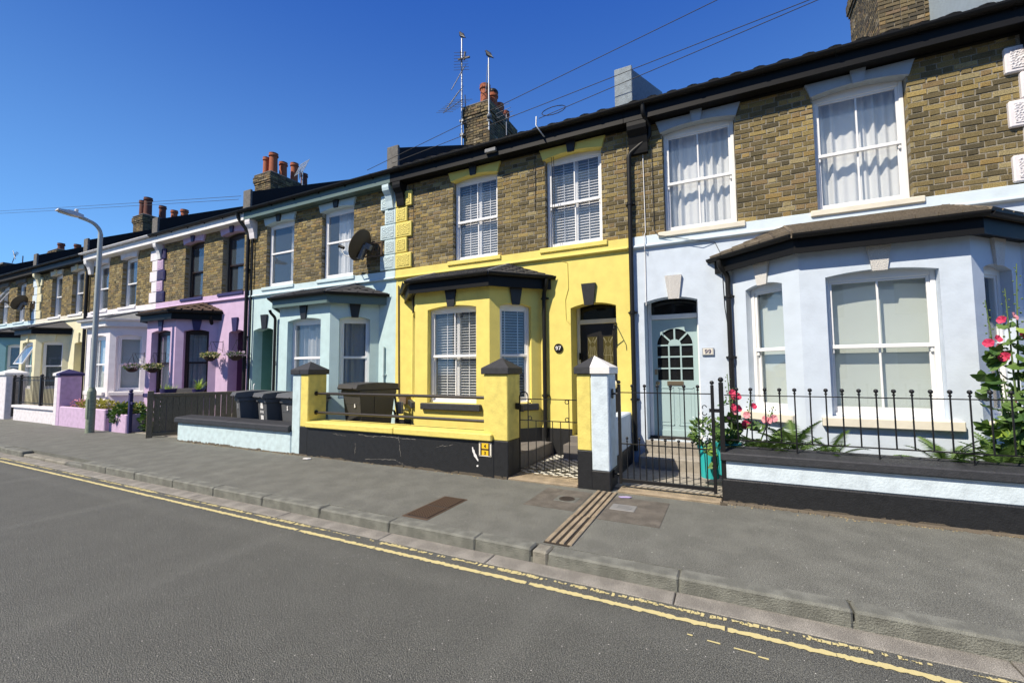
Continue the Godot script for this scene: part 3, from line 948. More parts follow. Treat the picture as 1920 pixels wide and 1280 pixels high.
func bay(H: Node3D, c: Dictionary, P: Array, _zb: float, fy: float, r: RandomNumberGenerator) -> void:
	var b: Dictionary = c.bay_window
	var bm := M.new()
	var frames := []
	for f in 3:
		var A: Vector2 = P[f]; var B: Vector2 = P[f + 1]
		var e := (B - A).normalized()
		var U := Vector3(e.x, 0, e.y)
		frames.append([Transform3D(Basis(U, Vector3.UP, U.cross(Vector3.UP)), Vector3(A.x, 0, A.y)), A.distance_to(B)])
	var y0 := 0.90; var y1 := 2.60; var rise := 0.055
	for f in 3:
		var X: Transform3D = frames[f][0]; var len: float = frames[f][1]
		var w: float = (1.06 if f == 1 else b.get("cheek", 0.56)) * minf(1.0, len / (1.6 if f == 1 else 0.98))
		var x0 := (len - w) * 0.5
		bm.X = X
		bm.panel(0.0, -0.3, len, 2.97, [[x0, y0, x0 + w, y1, rise]], 0.2)
		var wo: Dictionary = b.duplicate()
		wo.rise = rise
		if f != 1: wo.bars = b.get("cheek_bars", 0)
		if f == 1 and b.has("bars_centre"): wo.bars = b.bars_centre
		if b.get("open_face", -1) == f: wo.open = true
		window(H, X * Transform3D(Basis.IDENTITY, Vector3(x0 + 0.001, y0, 0)), w - 0.002, y1 - y0, wo)
		if c.has("key"):
			var kst := M.new()
			keystone(kst, X, len * 0.5, 2.63, 2.985, 0.07, 0.125, 0.04)
			part(H, "keystone", kst, MT[c.get("bay_key", c.key)])
	part(H, "bay_wall", bm, MT[c.wall])
	# ceiling, fascia, gutter
	var fa := M.new()
	band(fa, P, -0.25, 0.13, 2.965, 2.985)
	band(fa, P, 0.12, 0.15, 2.91, 3.10)
	band(fa, P, 0.0, 0.05, 2.94, 2.964)
	part(H, "bay_fascia", fa, MT[c.get("bay_fascia", "black_gloss")])
	var gu := M.new()
	var G := offset_line(P, 0.206)
	for i in 3: gutter(gu, Vector3(G[i].x, 3.135, G[i].y), Vector3(G[i + 1].x, 3.135, G[i + 1].y), 0.055)
	part(H, "bay_gutter", gu, MT[c.get("bay_gutter", "black_pipe")])
	# hipped roof
	var E := offset_line(P, 0.18)
	var ty: float = c.get("roof_top", 3.44)
	var T := [Vector3(P[0].x + 0.25, ty, 0.002), Vector3(P[1].x - 0.05, ty, 0.0), Vector3(P[2].x + 0.05, ty, 0.0), Vector3(P[3].x - 0.25, ty, 0.002)]
	var e3 := []
	for q in E: e3.append(Vector3(q.x, 3.135, q.y))
	var ro := M.new()
	ro.qn(e3[1], e3[2], T[2], T[1], Vector3(0, 1, 1))
	ro.tn(e3[0], e3[1], T[1], Vector3(-1, 1, 1))
	ro.tn(e3[2], e3[3], T[2], Vector3(1, 1, 1))
	band(ro, P, -0.2, 0.179, 3.10, 3.1345)
	var roof := part(H, "bay_roof", ro, MT[c.get("bay_tile", "slate")])
	if c.get("bay_tiles", true):
		var tw: float = c.get("tile_w", 0.17)
		var th: float = c.get("tile_t", 0.014)
		var mesh := []
		for q in 4:
			var m := M.new()
			m.hexa([Vector3(-tw * 0.48, 0, 0), Vector3(tw * 0.48, 0, 0), Vector3(tw * 0.48, 0, -0.16), Vector3(-tw * 0.48, 0, -0.16),
				Vector3(-tw * 0.48, th + r.randf_range(-0.003, 0.004), 0.0), Vector3(tw * 0.48, th + r.randf_range(-0.003, 0.004), 0.0), Vector3(tw * 0.48, th * 0.8, -0.16), Vector3(-tw * 0.48, th * 0.8, -0.16)])
			mesh.append(m.mesh(MT[c.get("bay_tile", "slate")]))
		for f in 3:
			var A: Vector3 = e3[f]; var B: Vector3 = e3[f + 1]
			var t0: Vector3 = T[1] if f < 2 else T[2]; var t1: Vector3 = T[2] if f > 0 else T[1]
			var U := (B - A).normalized()
			var mid := (t0 + t1) * 0.5 - (A + B) * 0.5
			var up := (mid - U * mid.dot(U)).normalized()
			var Nn := U.cross(up) * -1.0
			if Nn.y < 0: Nn = -Nn
			var bs := Basis(U, Nn, -up)
			var hgt := (t0 - A).dot(up)
			var rows := int(hgt / 0.115)
			for row in rows:
				var t := (row * 0.115) / hgt
				var a := A.lerp(t0, t); var bb := B.lerp(t1, t)
				var n := int(a.distance_to(bb) / tw)
				for q in n:
					var pos := a.lerp(bb, (q + 0.5) / n) + Nn * (0.004 + th * 0.6) - up * 0.025
					piece(roof, "roof_tile", mesh[r.randi_range(0, 3)], Transform3D(bs * Basis(Vector3.RIGHT, -0.06 + r.randf_range(-0.02, 0.02)), pos))
	# ridge lead along the wall and the hips
	for k in [1, 2]:
		var hp := M.new()
		hp.tube([e3[k] + Vector3(0, 0.02, 0), T[k] + Vector3(0, 0.015, 0.02)], 0.03, 8)
		part(roof, "hip_cover", hp, MT[c.get("hip", "lead")])
	# floor of the bay keeps the room closed
	var fl := M.new()
	fl.prism(PackedVector2Array([Vector2(P[0].x, 0.3), Vector2(P[1].x, -P[1].y + 0.1), Vector2(P[2].x, -P[2].y + 0.1), Vector2(P[3].x, 0.3)]), Vector3(0, fy, 0), Vector3.RIGHT, Vector3(0, 0, -1), Vector3(0, -0.1, 0))
	part(H, "bay_floor", fl, MT.room)


func door(H: Node3D, c: Dictionary, x0: float, x1: float, fy: float, z: float) -> void:
	var d: Dictionary = c.door
	var fr := M.new()
	var f0 := x0 + 0.005; var f1 := x1 - 0.005
	var w := 0.055
	fr.box(f0, fy, z - 0.08, f0 + w, 2.70, z + 0.03, 0.006); fr.box(f1 - w * 0.5, fy, z - 0.08, f1, 2.70, z + 0.03, 0.006)
	fr.box(f0 + w, fy + 1.93, z - 0.08, f1 - w * 0.5, fy + 2.01, z + 0.035, 0.008)
	part(H, "door_frame", fr, MT[d.get("frame", "white_gloss")])
	var tr := M.new()
	tr.box(f0 + w, fy + 2.01, z - 0.04, f1 - w * 0.5, 2.70, z - 0.03)
	part(H, "transom_light", tr, MT.glass_dark)
	var bk := M.new()
	bk.box(x0 - 0.05, fy - 0.1, z - 0.10, x1 + 0.05, 2.8, z - 0.085)
	part(H, "door_lining", bk, MT.room)
	var a := f0 + w; var b := f1 - w * 0.5
	var dm := M.new()
	var y1 := fy + 1.925
	var kind: String = d.get("kind", "plain")
	if kind == "fan":
		# pierced upper half: nine square lights under a fan, two panels below
		var cx := (a + b) * 0.5; var gw := (b - a) * 0.39
		var g0 := fy + 0.93; var gy := fy + 1.50; var R := gw
		dm.X = Transform3D(Basis.IDENTITY, Vector3(0, 0, z))
		dm.box(a, fy + 0.02, -0.045, b, g0, 0)
		dm.box(a, g0, -0.045, cx - gw, y1, 0); dm.box(cx + gw, g0, -0.045, b, y1, 0)
		for q in 14:
			var t0 := PI * q / 14.0; var t1 := PI * (q + 1) / 14.0
			var p0 := Vector3(cx - cos(t0) * R, gy + sin(t0) * R, 0); var p1 := Vector3(cx - cos(t1) * R, gy + sin(t1) * R, 0)
			dm.qn(p0, p1, Vector3(p1.x, y1, 0), Vector3(p0.x, y1, 0), Vector3.BACK)
			dm.qn(p0, p1, p1 - Vector3(0, 0, 0.045), p0 - Vector3(0, 0, 0.045), Vector3(0, -1, 0))
		var bw := 0.013
		for q in 2:
			var x := lerpf(cx - gw, cx + gw, (q + 1) / 3.0)
			dm.box(x - bw, g0, -0.03, x + bw, gy, -0.004, 0.004)
		for q in 4:
			if q == 0: continue
			var y := lerpf(g0, gy, q / 3.0)
			dm.box(cx - gw, y - bw, -0.031, cx + gw, y + bw, -0.003, 0.004)
		for an in [PI * 0.25, PI * 0.5, PI * 0.75]:
			var dd := Vector3(cos(an), sin(an), 0)
			var nn := Vector3(-sin(an), cos(an), 0) * bw
			var p := Vector3(cx, gy, -0.03) + dd * 0.09; var q := Vector3(cx, gy, -0.03) + dd * R
			dm.hexa([p - nn, p + nn, q + nn, q - nn, p - nn + Vector3(0, 0, 0.026), p + nn + Vector3(0, 0, 0.026), q + nn + Vector3(0, 0, 0.026), q - nn + Vector3(0, 0, 0.026)])
		var half := PackedVector2Array()
		for q in 13: half.append(Vector2(cos(PI * q / 12.0) * 0.10, sin(PI * q / 12.0) * 0.10))
		dm.prism(half, Vector3(cx, gy, -0.002), Vector3.RIGHT, Vector3.UP, Vector3(0, 0, -0.03))
		for q in [-1, 1]:
			var xc: float = cx + q * (b - a) * 0.22; var hw := (b - a) * 0.17
			for t in [[xc - hw, fy + 0.2, xc + hw, fy + 0.215], [xc - hw, fy + 0.80, xc + hw, fy + 0.815], [xc - hw, fy + 0.2, xc - hw + 0.015, fy + 0.815], [xc + hw - 0.015, fy + 0.2, xc + hw, fy + 0.815]]:
				dm.box(t[0], t[1], 0, t[2], t[3], 0.009)
			dm.box(xc - hw + 0.05, fy + 0.25, 0, xc + hw - 0.05, fy + 0.765, 0.006, 0.005)
		dm.box(a, fy + 0.02, 0, b, fy + 0.13, 0.012, 0.004)
		var dr := part(H, "door", dm, MT[d.paint])
		var gl := M.new()
		gl.box(cx - gw, g0, z - 0.028, cx + gw, y1 - 0.06, z - 0.024)
		part(dr, "pane", gl, MT.glass_dark)
		var lb := M.new()
		lb.box(cx - 0.13, fy + 0.845, z, cx + 0.12, fy + 0.915, z + 0.012, 0.004); lb.box(cx - 0.10, fy + 0.862, z + 0.012, cx + 0.09, fy + 0.90, z + 0.016)
		part(dr, "letter_box", lb, MT.brass)
		var kn := M.new()
		kn.lathe([Vector2(0, 0), Vector2(0.032, 0), Vector2(0.034, 0.015), Vector2(0.02, 0.03), Vector2(0, 0.034)], Vector3(a + 0.075, fy + 0.885, z), 14, Basis(Vector3.RIGHT, PI / 2))
		part(dr, "door_knob", kn, MT.brass)
		var lk := M.new()
		lk.box(a + 0.03, fy + 1.02, z, a + 0.075, fy + 1.11, z + 0.012, 0.004)
		part(dr, "lock", lk, MT.brass)
		var th := M.new()
		th.box(a - 0.06, fy + 0.001, z - 0.03, b + 0.03, fy + 0.03, z + 0.08, 0.01)
		part(H, "threshold", th, MT.black_paint)
	else:
		dm.box(a, fy + 0.01, z - 0.045, b, y1, z)
		if kind == "glazed":
			for q in [0, 1]:
				var xa := lerpf(a, b, 0.20 + q * 0.40); var xb := xa + (b - a) * 0.24
				dm.box(xa - 0.02, fy + 0.75, z, xb + 0.02, fy + 1.72, z + 0.008)
		var dr := part(H, "door", dm, MT[d.paint])
		if kind == "glazed":
			for q in [0, 1]:
				var xa := lerpf(a, b, 0.20 + q * 0.40); var xb := xa + (b - a) * 0.24
				var gl := M.new()
				gl.box(xa, fy + 0.77, z + 0.006, xb, fy + 1.70, z + 0.011)
				part(dr, "stained_glass", gl, MT.stained)
				var ld := M.new()
				var cc := Vector3(lerpf(xa, xb, 0.5), fy + 1.56, z + 0.012)
				for k in 14:
					var an := TAU * k / 14.0 + 0.2
					var far := cc + Vector3(cos(an), sin(an), 0) * 0.9
					far.x = clampf(far.x, xa, xb); far.y = clampf(far.y, fy + 0.78, fy + 1.69)
					ld.tube([cc + Vector3(cos(an), sin(an), 0) * 0.04, far], 0.0025, 5)
				for k in 5: ld.tube([Vector3(xa, fy + 0.85 + k * 0.13, z + 0.012), Vector3(xb, fy + 0.89 + k * 0.12, z + 0.012)], 0.0025, 5)
				part(dr, "leading", ld, MT.leading)
			var kn := M.new()
			kn.box(lerpf(a, b, 0.52) - 0.015, fy + 0.98, z + 0.004, lerpf(a, b, 0.52) + 0.015, fy + 1.14, z + 0.03, 0.006)
			part(dr, "knocker", kn, MT.galv)
			var lb := M.new()
			lb.ball(Vector3(lerpf(a, b, 0.86), fy + 0.86, z + 0.02), 0.05, 12, 1.5)
			part(dr, "letter_plate", lb, MT.white_gloss)


# ---------------------------------------------------------------- the street
func setting() -> void:
	var m := M.new()
	m.box(-260, -0.6, -200, 200, -0.16, 120)
	structure("ground", m, MT.soil)
	m = M.new()
	m.box(-260, -0.3, 3.97, 200, -0.104, 11.2)
	structure("road", m, MT.road)
	m = M.new()
	m.box(-60, -0.3, 1.2, 40, 0.0, 3.645)
	structure("pavement", m, MT.pave)
	m = M.new()
	m.box(-60, -0.3, 11.25, 40, 0.0, 13.4)
	structure("far_pavement", m, MT.pave)
	# kerb stones, each its own block; dropped at the crossover
	m = M.new()
	m.box(-60, -0.32, 3.655, 40, -0.07, 3.775)
	var kb := structure("kerb", m, MT.kerb)
	var xs := [-15.1, -14.1, -13.1, -12.1, -11.14, -10.3, -9.7, -8.86, -7.97, -6.94, -5.99, -5.01, -4.03, -3.05, -2.06, -1.51, -1.37, -0.36, 0.65, 1.65, 2.66, 3.66, 4.6, 5.6]
	var x := -15.1
	while x > -34: x -= 0.95; xs.push_front(x)
	for i in xs.size() - 1:
		var b := M.new()
		var d := -0.055 if xs[i] > -12.2 and xs[i] < -10.0 else rng.randf_range(-0.004, 0.003)
		if i % 3 == 1: b.X = Transform3D(Basis(Vector3.UP, rng.randf_range(-0.004, 0.004)), Vector3.ZERO)
		b.box(xs[i] + 0.0035, -0.25, 3.635, xs[i + 1] - 0.0035, d, 3.788, 0.014)
		part(kb, "kerb_stone", b, MT.kerb_pale if absf(xs[i] + 1.51) < 0.01 or (xs[i] > -12.2 and xs[i] < -11.0) else MT.kerb)
	# concrete channel blocks along the kerb
	m = M.new()
	m.box(-60, -0.32, 3.78, 40, -0.13, 3.98)
	var ch := structure("gutter_channel", m, MT.concrete)
	x = -33.0
	while x < 6.0:
		var len := rng.randf_range(0.9, 1.9)
		var b := M.new()
		b.box(x + 0.004, -0.3, 3.792, x + len - 0.004, -0.099 + rng.randf_range(-0.002, 0.002), 3.978, 0.006)
		part(ch, "channel_block", b, MT.channel)
		x += len
	# double yellow lines, worn
	lines()
	# patches of newer surfacing
	for p in [[-2.08, -1.50, 1.98, 2.72], [-1.22, -0.62, 2.02, 2.84]]:
		m = M.new()
		m.box(p[0], -0.02, p[2], p[1], 0.004, p[3])
		structure("pavement_patch", m, MT.patch)
	# gardens and paths
	m = M.new(); m.box(-60, -0.3, 0.0, 8.0, 0.012, 1.62)
	structure("forecourt_ground", m, MT.concrete)
	m = M.new(); m.box(-0.05, -0.2, 0.02, 3.6, 0.22, 1.5)
	structure("flower_bed", m, MT.soil)
	m = M.new(); m.box(-1.24, -0.1, 1.55, -0.10, 0.03, 1.83, 0.012)
	structure("gate_threshold", m, MT.sand_stone)
	m = M.new(); m.box(-2.80, -0.1, 1.45, -1.74, 0.028, 1.83, 0.012)
	structure("gate_threshold_yellow", m, MT.sand_stone)
	m = M.new(); m.box(-1.24, -0.1, 0.045, -0.10, 0.18, 0.42, 0.015)
	structure("porch_step", m, MT.concrete)
	# checkerboard path of the yellow house, tiles of 75 mm
	var wt := M.new(); var bt := M.new()
	var nx := 14; var nz := 20
	for i in nx:
		for k in nz:
			var q := wt if (i + k) % 2 == 0 else bt
			var x0 := -2.72 + i * 0.071; var z0 := 0.05 + k * 0.071
			q.box(x0 + 0.001, 0.0, z0 + 0.001, x0 + 0.070, 0.026 + rng.randf_range(-0.001, 0.001), z0 + 0.070)
	m = M.new(); m.box(-2.75, -0.1, 0.03, -1.70, 0.020, 1.5)
	var path := structure("tiled_path", m, MT.mortar)
	part(path, "white_tiles", wt, MT.tile_white).set_meta("kind", "stuff")
	part(path, "black_tiles", bt, MT.tile_black).set_meta("kind", "stuff")
	# raised terrace with grey tiles
	m = M.new(); m.box(-6.2, -0.1, 0.02, -2.79, 0.215, 1.48)
	var te := structure("tiled_terrace", m, MT.concrete)
	for i in 11:
		for k in 5:
			var b := M.new()
			b.box(-6.15 + i * 0.305, 0.2, 0.03 + k * 0.29, -6.15 + i * 0.305 + 0.298, 0.236, 0.03 + k * 0.29 + 0.283, 0.004)
			part(te, "floor_tile", b, MT.grey_tile)
	for k in 5:
		var b := M.new()
		b.box(-2.795, 0.03, 0.03 + k * 0.29, -2.772, 0.235, 0.03 + k * 0.29 + 0.283, 0.003)
		part(te, "riser_tile", b, MT.grey_tile)
	covers()


func lines() -> void:
	var r := RandomNumberGenerator.new(); r.seed = 77
	var a := M.new()
	# outer line: nearly whole with ragged edges and hairline cracks
	var x := -45.0
	var e0 := 4.108; var e1 := 4.164
	while x < 14.0:
		var w := r.randf_range(0.008, 0.026)
		var f0 := 4.115 + r.randfn(0, 0.0045); var f1 := 4.158 + r.randfn(0, 0.0055)
		if r.randf() > 0.012: a.q(Vector3(x, -0.0998, e1), Vector3(x + w, -0.0998, f1), Vector3(x + w, -0.0998, f0), Vector3(x, -0.0998, e0))
		x += w
		e0 = f0; e1 = f1
		if r.randf() < 0.02: x += r.randf_range(0.002, 0.008)
	# inner line: thinner, worn through in places
	x = -45.0
	var wear := noise(0.9, 4, 2)
	while x < 14.0:
		var w := r.randf_range(0.008, 0.026)
		var k := wear.get_noise_1d(x * 1.3)
		var half := clampf(0.017 - 0.02 * k + r.randfn(0, 0.004), 0.003, 0.027)
		var mid := 4.022 + r.randfn(0, 0.004)
		if r.randf() > 0.16 + 0.7 * maxf(0.0, k):
			var w2 := w * r.randf_range(0.8, 1.3)
			var j := r.randf_range(-0.006, 0.006)
			a.q(Vector3(x, -0.0998, mid + half), Vector3(x + w2, -0.0998, mid + half * r.randf_range(0.3, 1.0) + j), Vector3(x + w2 + j, -0.0998, mid - half * r.randf_range(0.3, 1.0)), Vector3(x + j, -0.0998, mid - half))
		x += w
	# stray flakes
	for p in [[-0.16, 4.30, 0.07], [-0.02, 4.31, 0.11], [0.10, 4.335, 0.05], [-0.27, 4.285, 0.03]]:
		a.q(Vector3(p[0], -0.0998, p[1] + 0.012), Vector3(p[0] + p[2], -0.0998, p[1] + 0.016), Vector3(p[0] + p[2], -0.0998, p[1]), Vector3(p[0], -0.0998, p[1]))
	structure("yellow_lines", a, MT.yellow_line)


func covers() -> void:
	# long iron cover with raised studs
	var t := thing("manhole_cover", "long rusty iron access cover with raised studs set in the pavement", "manhole cover", Vector3(-2.89, 0, 3.22))
	var m := M.new()
	m.box(-3.05, -0.03, 2.84, -2.73, 0.004, 3.60)
	part(t, "frame", m, MT.rust_iron)
	for k in 2:
		m = M.new()
		var z0 := 2.865 + k * 0.36
		m.box(-3.03, -0.02, z0, -2.75, 0.007, z0 + 0.345)
		var lid := part(t, "lid", m, MT.iron)
		m = M.new()
		for i in 8:
			for j in 10:
				m.box(-3.015 + i * 0.034, 0.008, z0 + 0.015 + j * 0.033, -3.015 + i * 0.034 + 0.022, 0.017, z0 + 0.015 + j * 0.033 + 0.018)
		part(lid, "studs", m, MT.rust_iron)
	for p in [[-1.70, 2.35, "iron", "small dark iron stop tap cover in the brown pavement patch"], [-1.05, 2.39, "steel_cover", "small pale steel stop tap cover right of the drain channel"]]:
		t = thing("stop_tap_cover", p[3], "cover", Vector3(p[0], 0, p[1]))
		m = M.new()
		m.box(p[0] - 0.13, -0.02, p[1] - 0.10, p[0] + 0.13, 0.0085, p[1] + 0.10, 0.004)
		part(t, "frame", m, MT.pave if p[2] == "iron" else MT.steel_cover)
		m = M.new()
		m.lathe([Vector2(0.001, 0.011), Vector2(0.001, 0.012), Vector2(0.09, 0.012), Vector2(0.09, 0.0)].duplicate(), Vector3(p[0], 0, p[1]), 20)
		for i in 5: m.box(p[0] - 0.06 + i * 0.026, 0.011, p[1] - 0.05, p[0] - 0.05 + i * 0.026, 0.016, p[1] + 0.05)
		part(t, "lid", m, MT[p[2]])
	# drain channel of cast-iron strips from the gate pillar to the kerb
	t = thing("drain_channel", "slotted drain channel with pale bars running across the pavement to the kerb", "drain", Vector3(-1.36, 0, 2.8))
	m = M.new(); m.box(-1.475, -0.05, 1.86, -1.245, 0.003, 3.62)
	part(t, "trough", m, MT.soil)
	for i in 4:
		for k in 2:
			m = M.new()
			var x := -1.475 + i * 0.068
			var z0 := 1.87 + k * 0.98
			m.X = Transform3D(Basis(Vector3.UP, rng.randf_range(-0.008, 0.008)), Vector3(x, 0, z0))
			m.box(0.0, -0.03, 0.0, 0.042, 0.014 + rng.randf_range(-0.003, 0.003), 0.97 if k == 0 else 0.74, 0.004)
			part(t, "channel_bar", m, MT.sand_stone)


func pillar(called_label: String, x0: float, x1: float, split: float, left: String, right: String, cap_l: String, cap_r: String, plinth_l: float, plinth_r: float, h := 1.43, z0 := 1.43, z1 := 1.83) -> Node3D:
	var t := thing("gate_pillar", called_label, "gate pillar", Vector3((x0 + x1) * 0.5, 0, (z0 + z1) * 0.5), "")
	for k in 2:
		var a := x0 if k == 0 else split; var b := split if k == 0 else x1
		if b - a < 0.02: continue
		var ph := plinth_l if k == 0 else plinth_r
		var m := M.new()
		m.box(a, ph, z0, b, h, z1, 0.012)
		part(t, "shaft", m, MT[left if k == 0 else right])
		if ph > 0.01:
			m = M.new(); m.box(a - 0.004, -0.05, z0 - 0.004, b + 0.004, ph, z1 + 0.004, 0.008)
			part(t, "plinth", m, MT.black_paint)
		# half of the pyramid cap
		m = M.new()
		var o := 0.03
		var ca := a - (o if k == 0 or split <= x0 + 0.02 else 0.0); var cb := b + (o if k == 1 or split >= x1 - 0.02 else 0.0)
		var zc := (z0 + z1) * 0.5; var xc := (x0 + x1) * 0.5
		m.box(ca, h - 0.002, z0 - o, cb, h + 0.085, z1 + o, 0.008)
		var yb := h + 0.083; var yt := h + 0.235
		var apex := Vector3(clampf(xc, ca, cb), yt, zc)
		if split > x0 + 0.02 and split < x1 - 0.02: apex.x = split
		var c0 := Vector3(ca, yb, z0 - o); var c1 := Vector3(cb, yb, z0 - o); var c2 := Vector3(cb, yb, z1 + o); var c3 := Vector3(ca, yb, z1 + o)
		m.tn(c3, c2, apex, Vector3(0, 1, 1)); m.tn(c0, c1, apex, Vector3(0, 1, -1)); m.tn(c0, c3, apex, Vector3(-1, 1, 0)); m.tn(c1, c2, apex, Vector3(1, 1, 0))
		part(t, "cap", m, MT[cap_l if k == 0 else cap_r])
	return t


func railing_bar(m: M, x: float, z: float, y0: float, y1: float, r := 0.0075, ballr := 0.021) -> void:
	m.tube([Vector3(x, y0, z), Vector3(x, y1, z)], r, 7)
	m.lathe([Vector2(r, 0), Vector2(r * 1.9, 0.006), Vector2(r * 1.9, 0.014), Vector2(r, 0.02)], Vector3(x, y1 - 0.03, z), 10)
	m.ball(Vector3(x, y1 + ballr * 0.8, z), ballr, 12)


func fronts() -> void:
	var m: M
	# ---- blue house: low wall, railings, gate
	var t := thing("garden_wall", "low white garden wall with black coping and black plinth under ball-topped railings", "garden wall", Vector3(1.8, 0, 1.6))
	m = M.new(); m.box(-0.085, 0.262, 1.47, 5.5, 0.47, 1.72, 0.012); part(t, "wall", m, MT.blue_pale_worn)
	m = M.new(); m.box(-0.088, -0.05, 1.46, 5.5, 0.262, 1.735, 0.012); part(t, "plinth", m, MT.black_paint)
	m = M.new()
	m.prism(PackedVector2Array([Vector2(1.40, 0.465), Vector2(1.752, 0.465), Vector2(1.76, 0.475), Vector2(1.757, 0.54), Vector2(1.745, 0.552), Vector2(1.45, 0.59), Vector2(1.40, 0.585)]), Vector3(-0.10, 0, 0), Vector3(0, 0, 1), Vector3.UP, Vector3(5.6, 0, 0))
	part(t, "coping", m, MT.coping_black)
	t = thing("railing", "black iron railing with ball finials on the low white wall", "railing", Vector3(1.8, 0.56, 1.6))
	m = M.new(); m.box(-0.04, 1.176, 1.588, 5.4, 1.186, 1.612); part(t, "top_rail", m, MT.iron_black)
	m = M.new(); m.box(-0.04, 0.672, 1.588, 5.4, 0.684, 1.612); part(t, "bottom_rail", m, MT.iron_black)
	for k in 36:
		m = M.new(); railing_bar(m, 0.088 + k * 0.1393, 1.6, 0.672 if k % 5 != 4 else 0.55, 1.232)
		part(t, "bar", m, MT.iron_black)
	m = M.new(); m.box(-0.095, 0.0, 1.675, -0.045, 1.33, 1.725, 0.004); m.ball(Vector3(-0.07, 1.36, 1.70), 0.03)
	part(t, "gate_post", m, MT.iron_black)
	t = thing("garden_gate", "black iron gate with tall and short ball-topped bars, before the pale green door", "gate", Vector3(-0.69, 0, 1.7))
	for x in [-1.222, -0.162]:
		m = M.new(); m.box(x - 0.018, 0.08, 1.682, x + 0.018, 1.30, 1.718, 0.004); m.ball(Vector3(x, 1.325, 1.7), 0.024); part(t, "stile", m, MT.iron_black)
	for y in [1.197, 0.568, 0.126]:
		m = M.new()
		if y > 0.2: m.box(-1.204, y - 0.006, 1.69, -0.18, y + 0.006, 1.71)
		else: m.box(-1.204, y - 0.022, 1.684, -0.18, y + 0.022, 1.716, 0.003)
		part(t, "rail", m, MT.iron_black)
	for k in 6:
		m = M.new(); railing_bar(m, -1.061 + k * 0.1495, 1.7, 0.148, 1.262); part(t, "bar", m, MT.iron_black)
	for k in 7:
		m = M.new(); railing_bar(m, -1.136 + k * 0.1495, 1.7, 0.148, 0.622, 0.0065, 0.018); part(t, "short_bar", m, MT.iron_black)
	m = M.new()
	m.box(-0.20, 0.99, 1.69, -0.09, 1.03, 1.712); 
	for sg in [-1.0, 1.0]:
		var pts := []
		for k in 16:
			var a := k / 15.0 * 5.2
			var rr := 0.034 - 0.004 * a
			pts.append(Vector3(-0.245 - 0.022 * k / 15.0 + rr * cos(a * sg) * 0.6, 1.01 + sg * 0.034 + rr * sin(a * sg) * 0.8, 1.705))
		m.tube(pts, 0.0055, 6)
	part(t, "latch", m, MT.iron_black)
	m = M.new(); m.box(-1.315, 1.12, 1.64, -1.30, 1.24, 1.70, 0.003); m.tube([Vector3(-1.31, 1.18, 1.69), Vector3(-1.225, 1.18, 1.70)], 0.012, 8); m.box(-1.315, 0.14, 1.64, -1.30, 0.24, 1.70, 0.003); m.tube([Vector3(-1.31, 0.19, 1.69), Vector3(-1.225, 0.19, 1.70)], 0.012, 8)
	part(t, "hinge", m, MT.iron_black)
	# low party wall between the two front paths
	t = thing("side_wall", "low pale rendered wall between the two front paths, behind the shared pillar", "garden wall", Vector3(-1.5, 0, 0.8))
	m = M.new(); m.box(-1.62, -0.1, 0.02, -1.40, 0.80, 1.428, 0.02); part(t, "wall", m, MT.blue)
	m = M.new(); m.box(-1.395, -0.1, 0.02, -1.385, 0.30, 1.425); part(t, "plinth", m, MT.black_paint)
	pillar("square pillar painted half yellow, half pale blue, with black and white pyramid cap", -1.73, -1.325, -1.548, "yellow_worn", "blue_pale_worn", "coping_black", "white_paint", 0.47, 0.235)
	pillar("all yellow square gate pillar with black pyramid cap and black foot", -3.10, -2.71, -2.72, "yellow_worn", "yellow_worn", "coping_black", "coping_black", 0.51, 0.51)
	pillar("square pillar painted pale turquoise and yellow under a weathered black cap", -7.12, -6.70, -6.90, "turq_pale_worn", "yellow_worn", "coping_black", "coping_black", 0.0, 0.50)
	# ---- yellow house
	t = thing("garden_wall", "low yellow garden wall with black painted base between two yellow pillars", "garden wall", Vector3(-4.9, 0, 1.65))
	m = M.new(); m.box(-6.698, -0.05, 1.50, -2.93, 0.505, 1.841, 0.01); part(t, "wall", m, MT.black_paint)
	for k in 2:
		m = M.new(); m.box([-6.699, -4.70][k], 0.50, 1.44, [-4.704, -2.95][k], 0.60, 1.888 if k == 0 else 1.886, 0.014)
		part(t, "coping", m, MT.yellow_worn)
	# flaked render: pale scars on the black base
	m = M.new()
	var sc := [[Vector2(-3.285, 0.395), Vector2(-3.27, 0.405), Vector2(-3.262, 0.37), Vector2(-3.245, 0.36), Vector2(-3.235, 0.32), Vector2(-3.21, 0.29), Vector2(-3.195, 0.25), Vector2(-3.18, 0.23), Vector2(-3.185, 0.205), Vector2(-3.20, 0.22), Vector2(-3.225, 0.25), Vector2(-3.25, 0.27), Vector2(-3.262, 0.31), Vector2(-3.28, 0.34)], [Vector2(-3.215, 0.145), Vector2(-3.19, 0.16), Vector2(-3.18, 0.15), Vector2(-3.185, 0.135), Vector2(-3.205, 0.13)]]
	for poly in sc: m.prism(PackedVector2Array(poly), Vector3(0, 0, 1.8425), Vector3.RIGHT, Vector3.UP, Vector3(0, 0, -0.01))
	part(t, "bare_render", m, MT.white_paint)
	m = M.new()
	for cr in [[-4.62, 0.49, -4.58, 0.16, 0.006], [-5.53, 0.30, -5.54, 0.12, 0.007], [-6.05, 0.43, -5.75, 0.40, 0.006], [-5.66, 0.49, -5.3, 0.43, 0.006], [-5.3, 0.43, -4.9, 0.45, 0.006], [-4.9, 0.45, -4.3, 0.44, 0.006], [-5.3, 0.06, -4.7, 0.10, 0.006], [-4.7, 0.10, -4.45, 0.02, 0.006], [-3.9, 0.36, -3.6, 0.41, 0.004]]:
		var a := Vector2(cr[0], cr[1]); var b := Vector2(cr[2], cr[3])
		var seg := 7
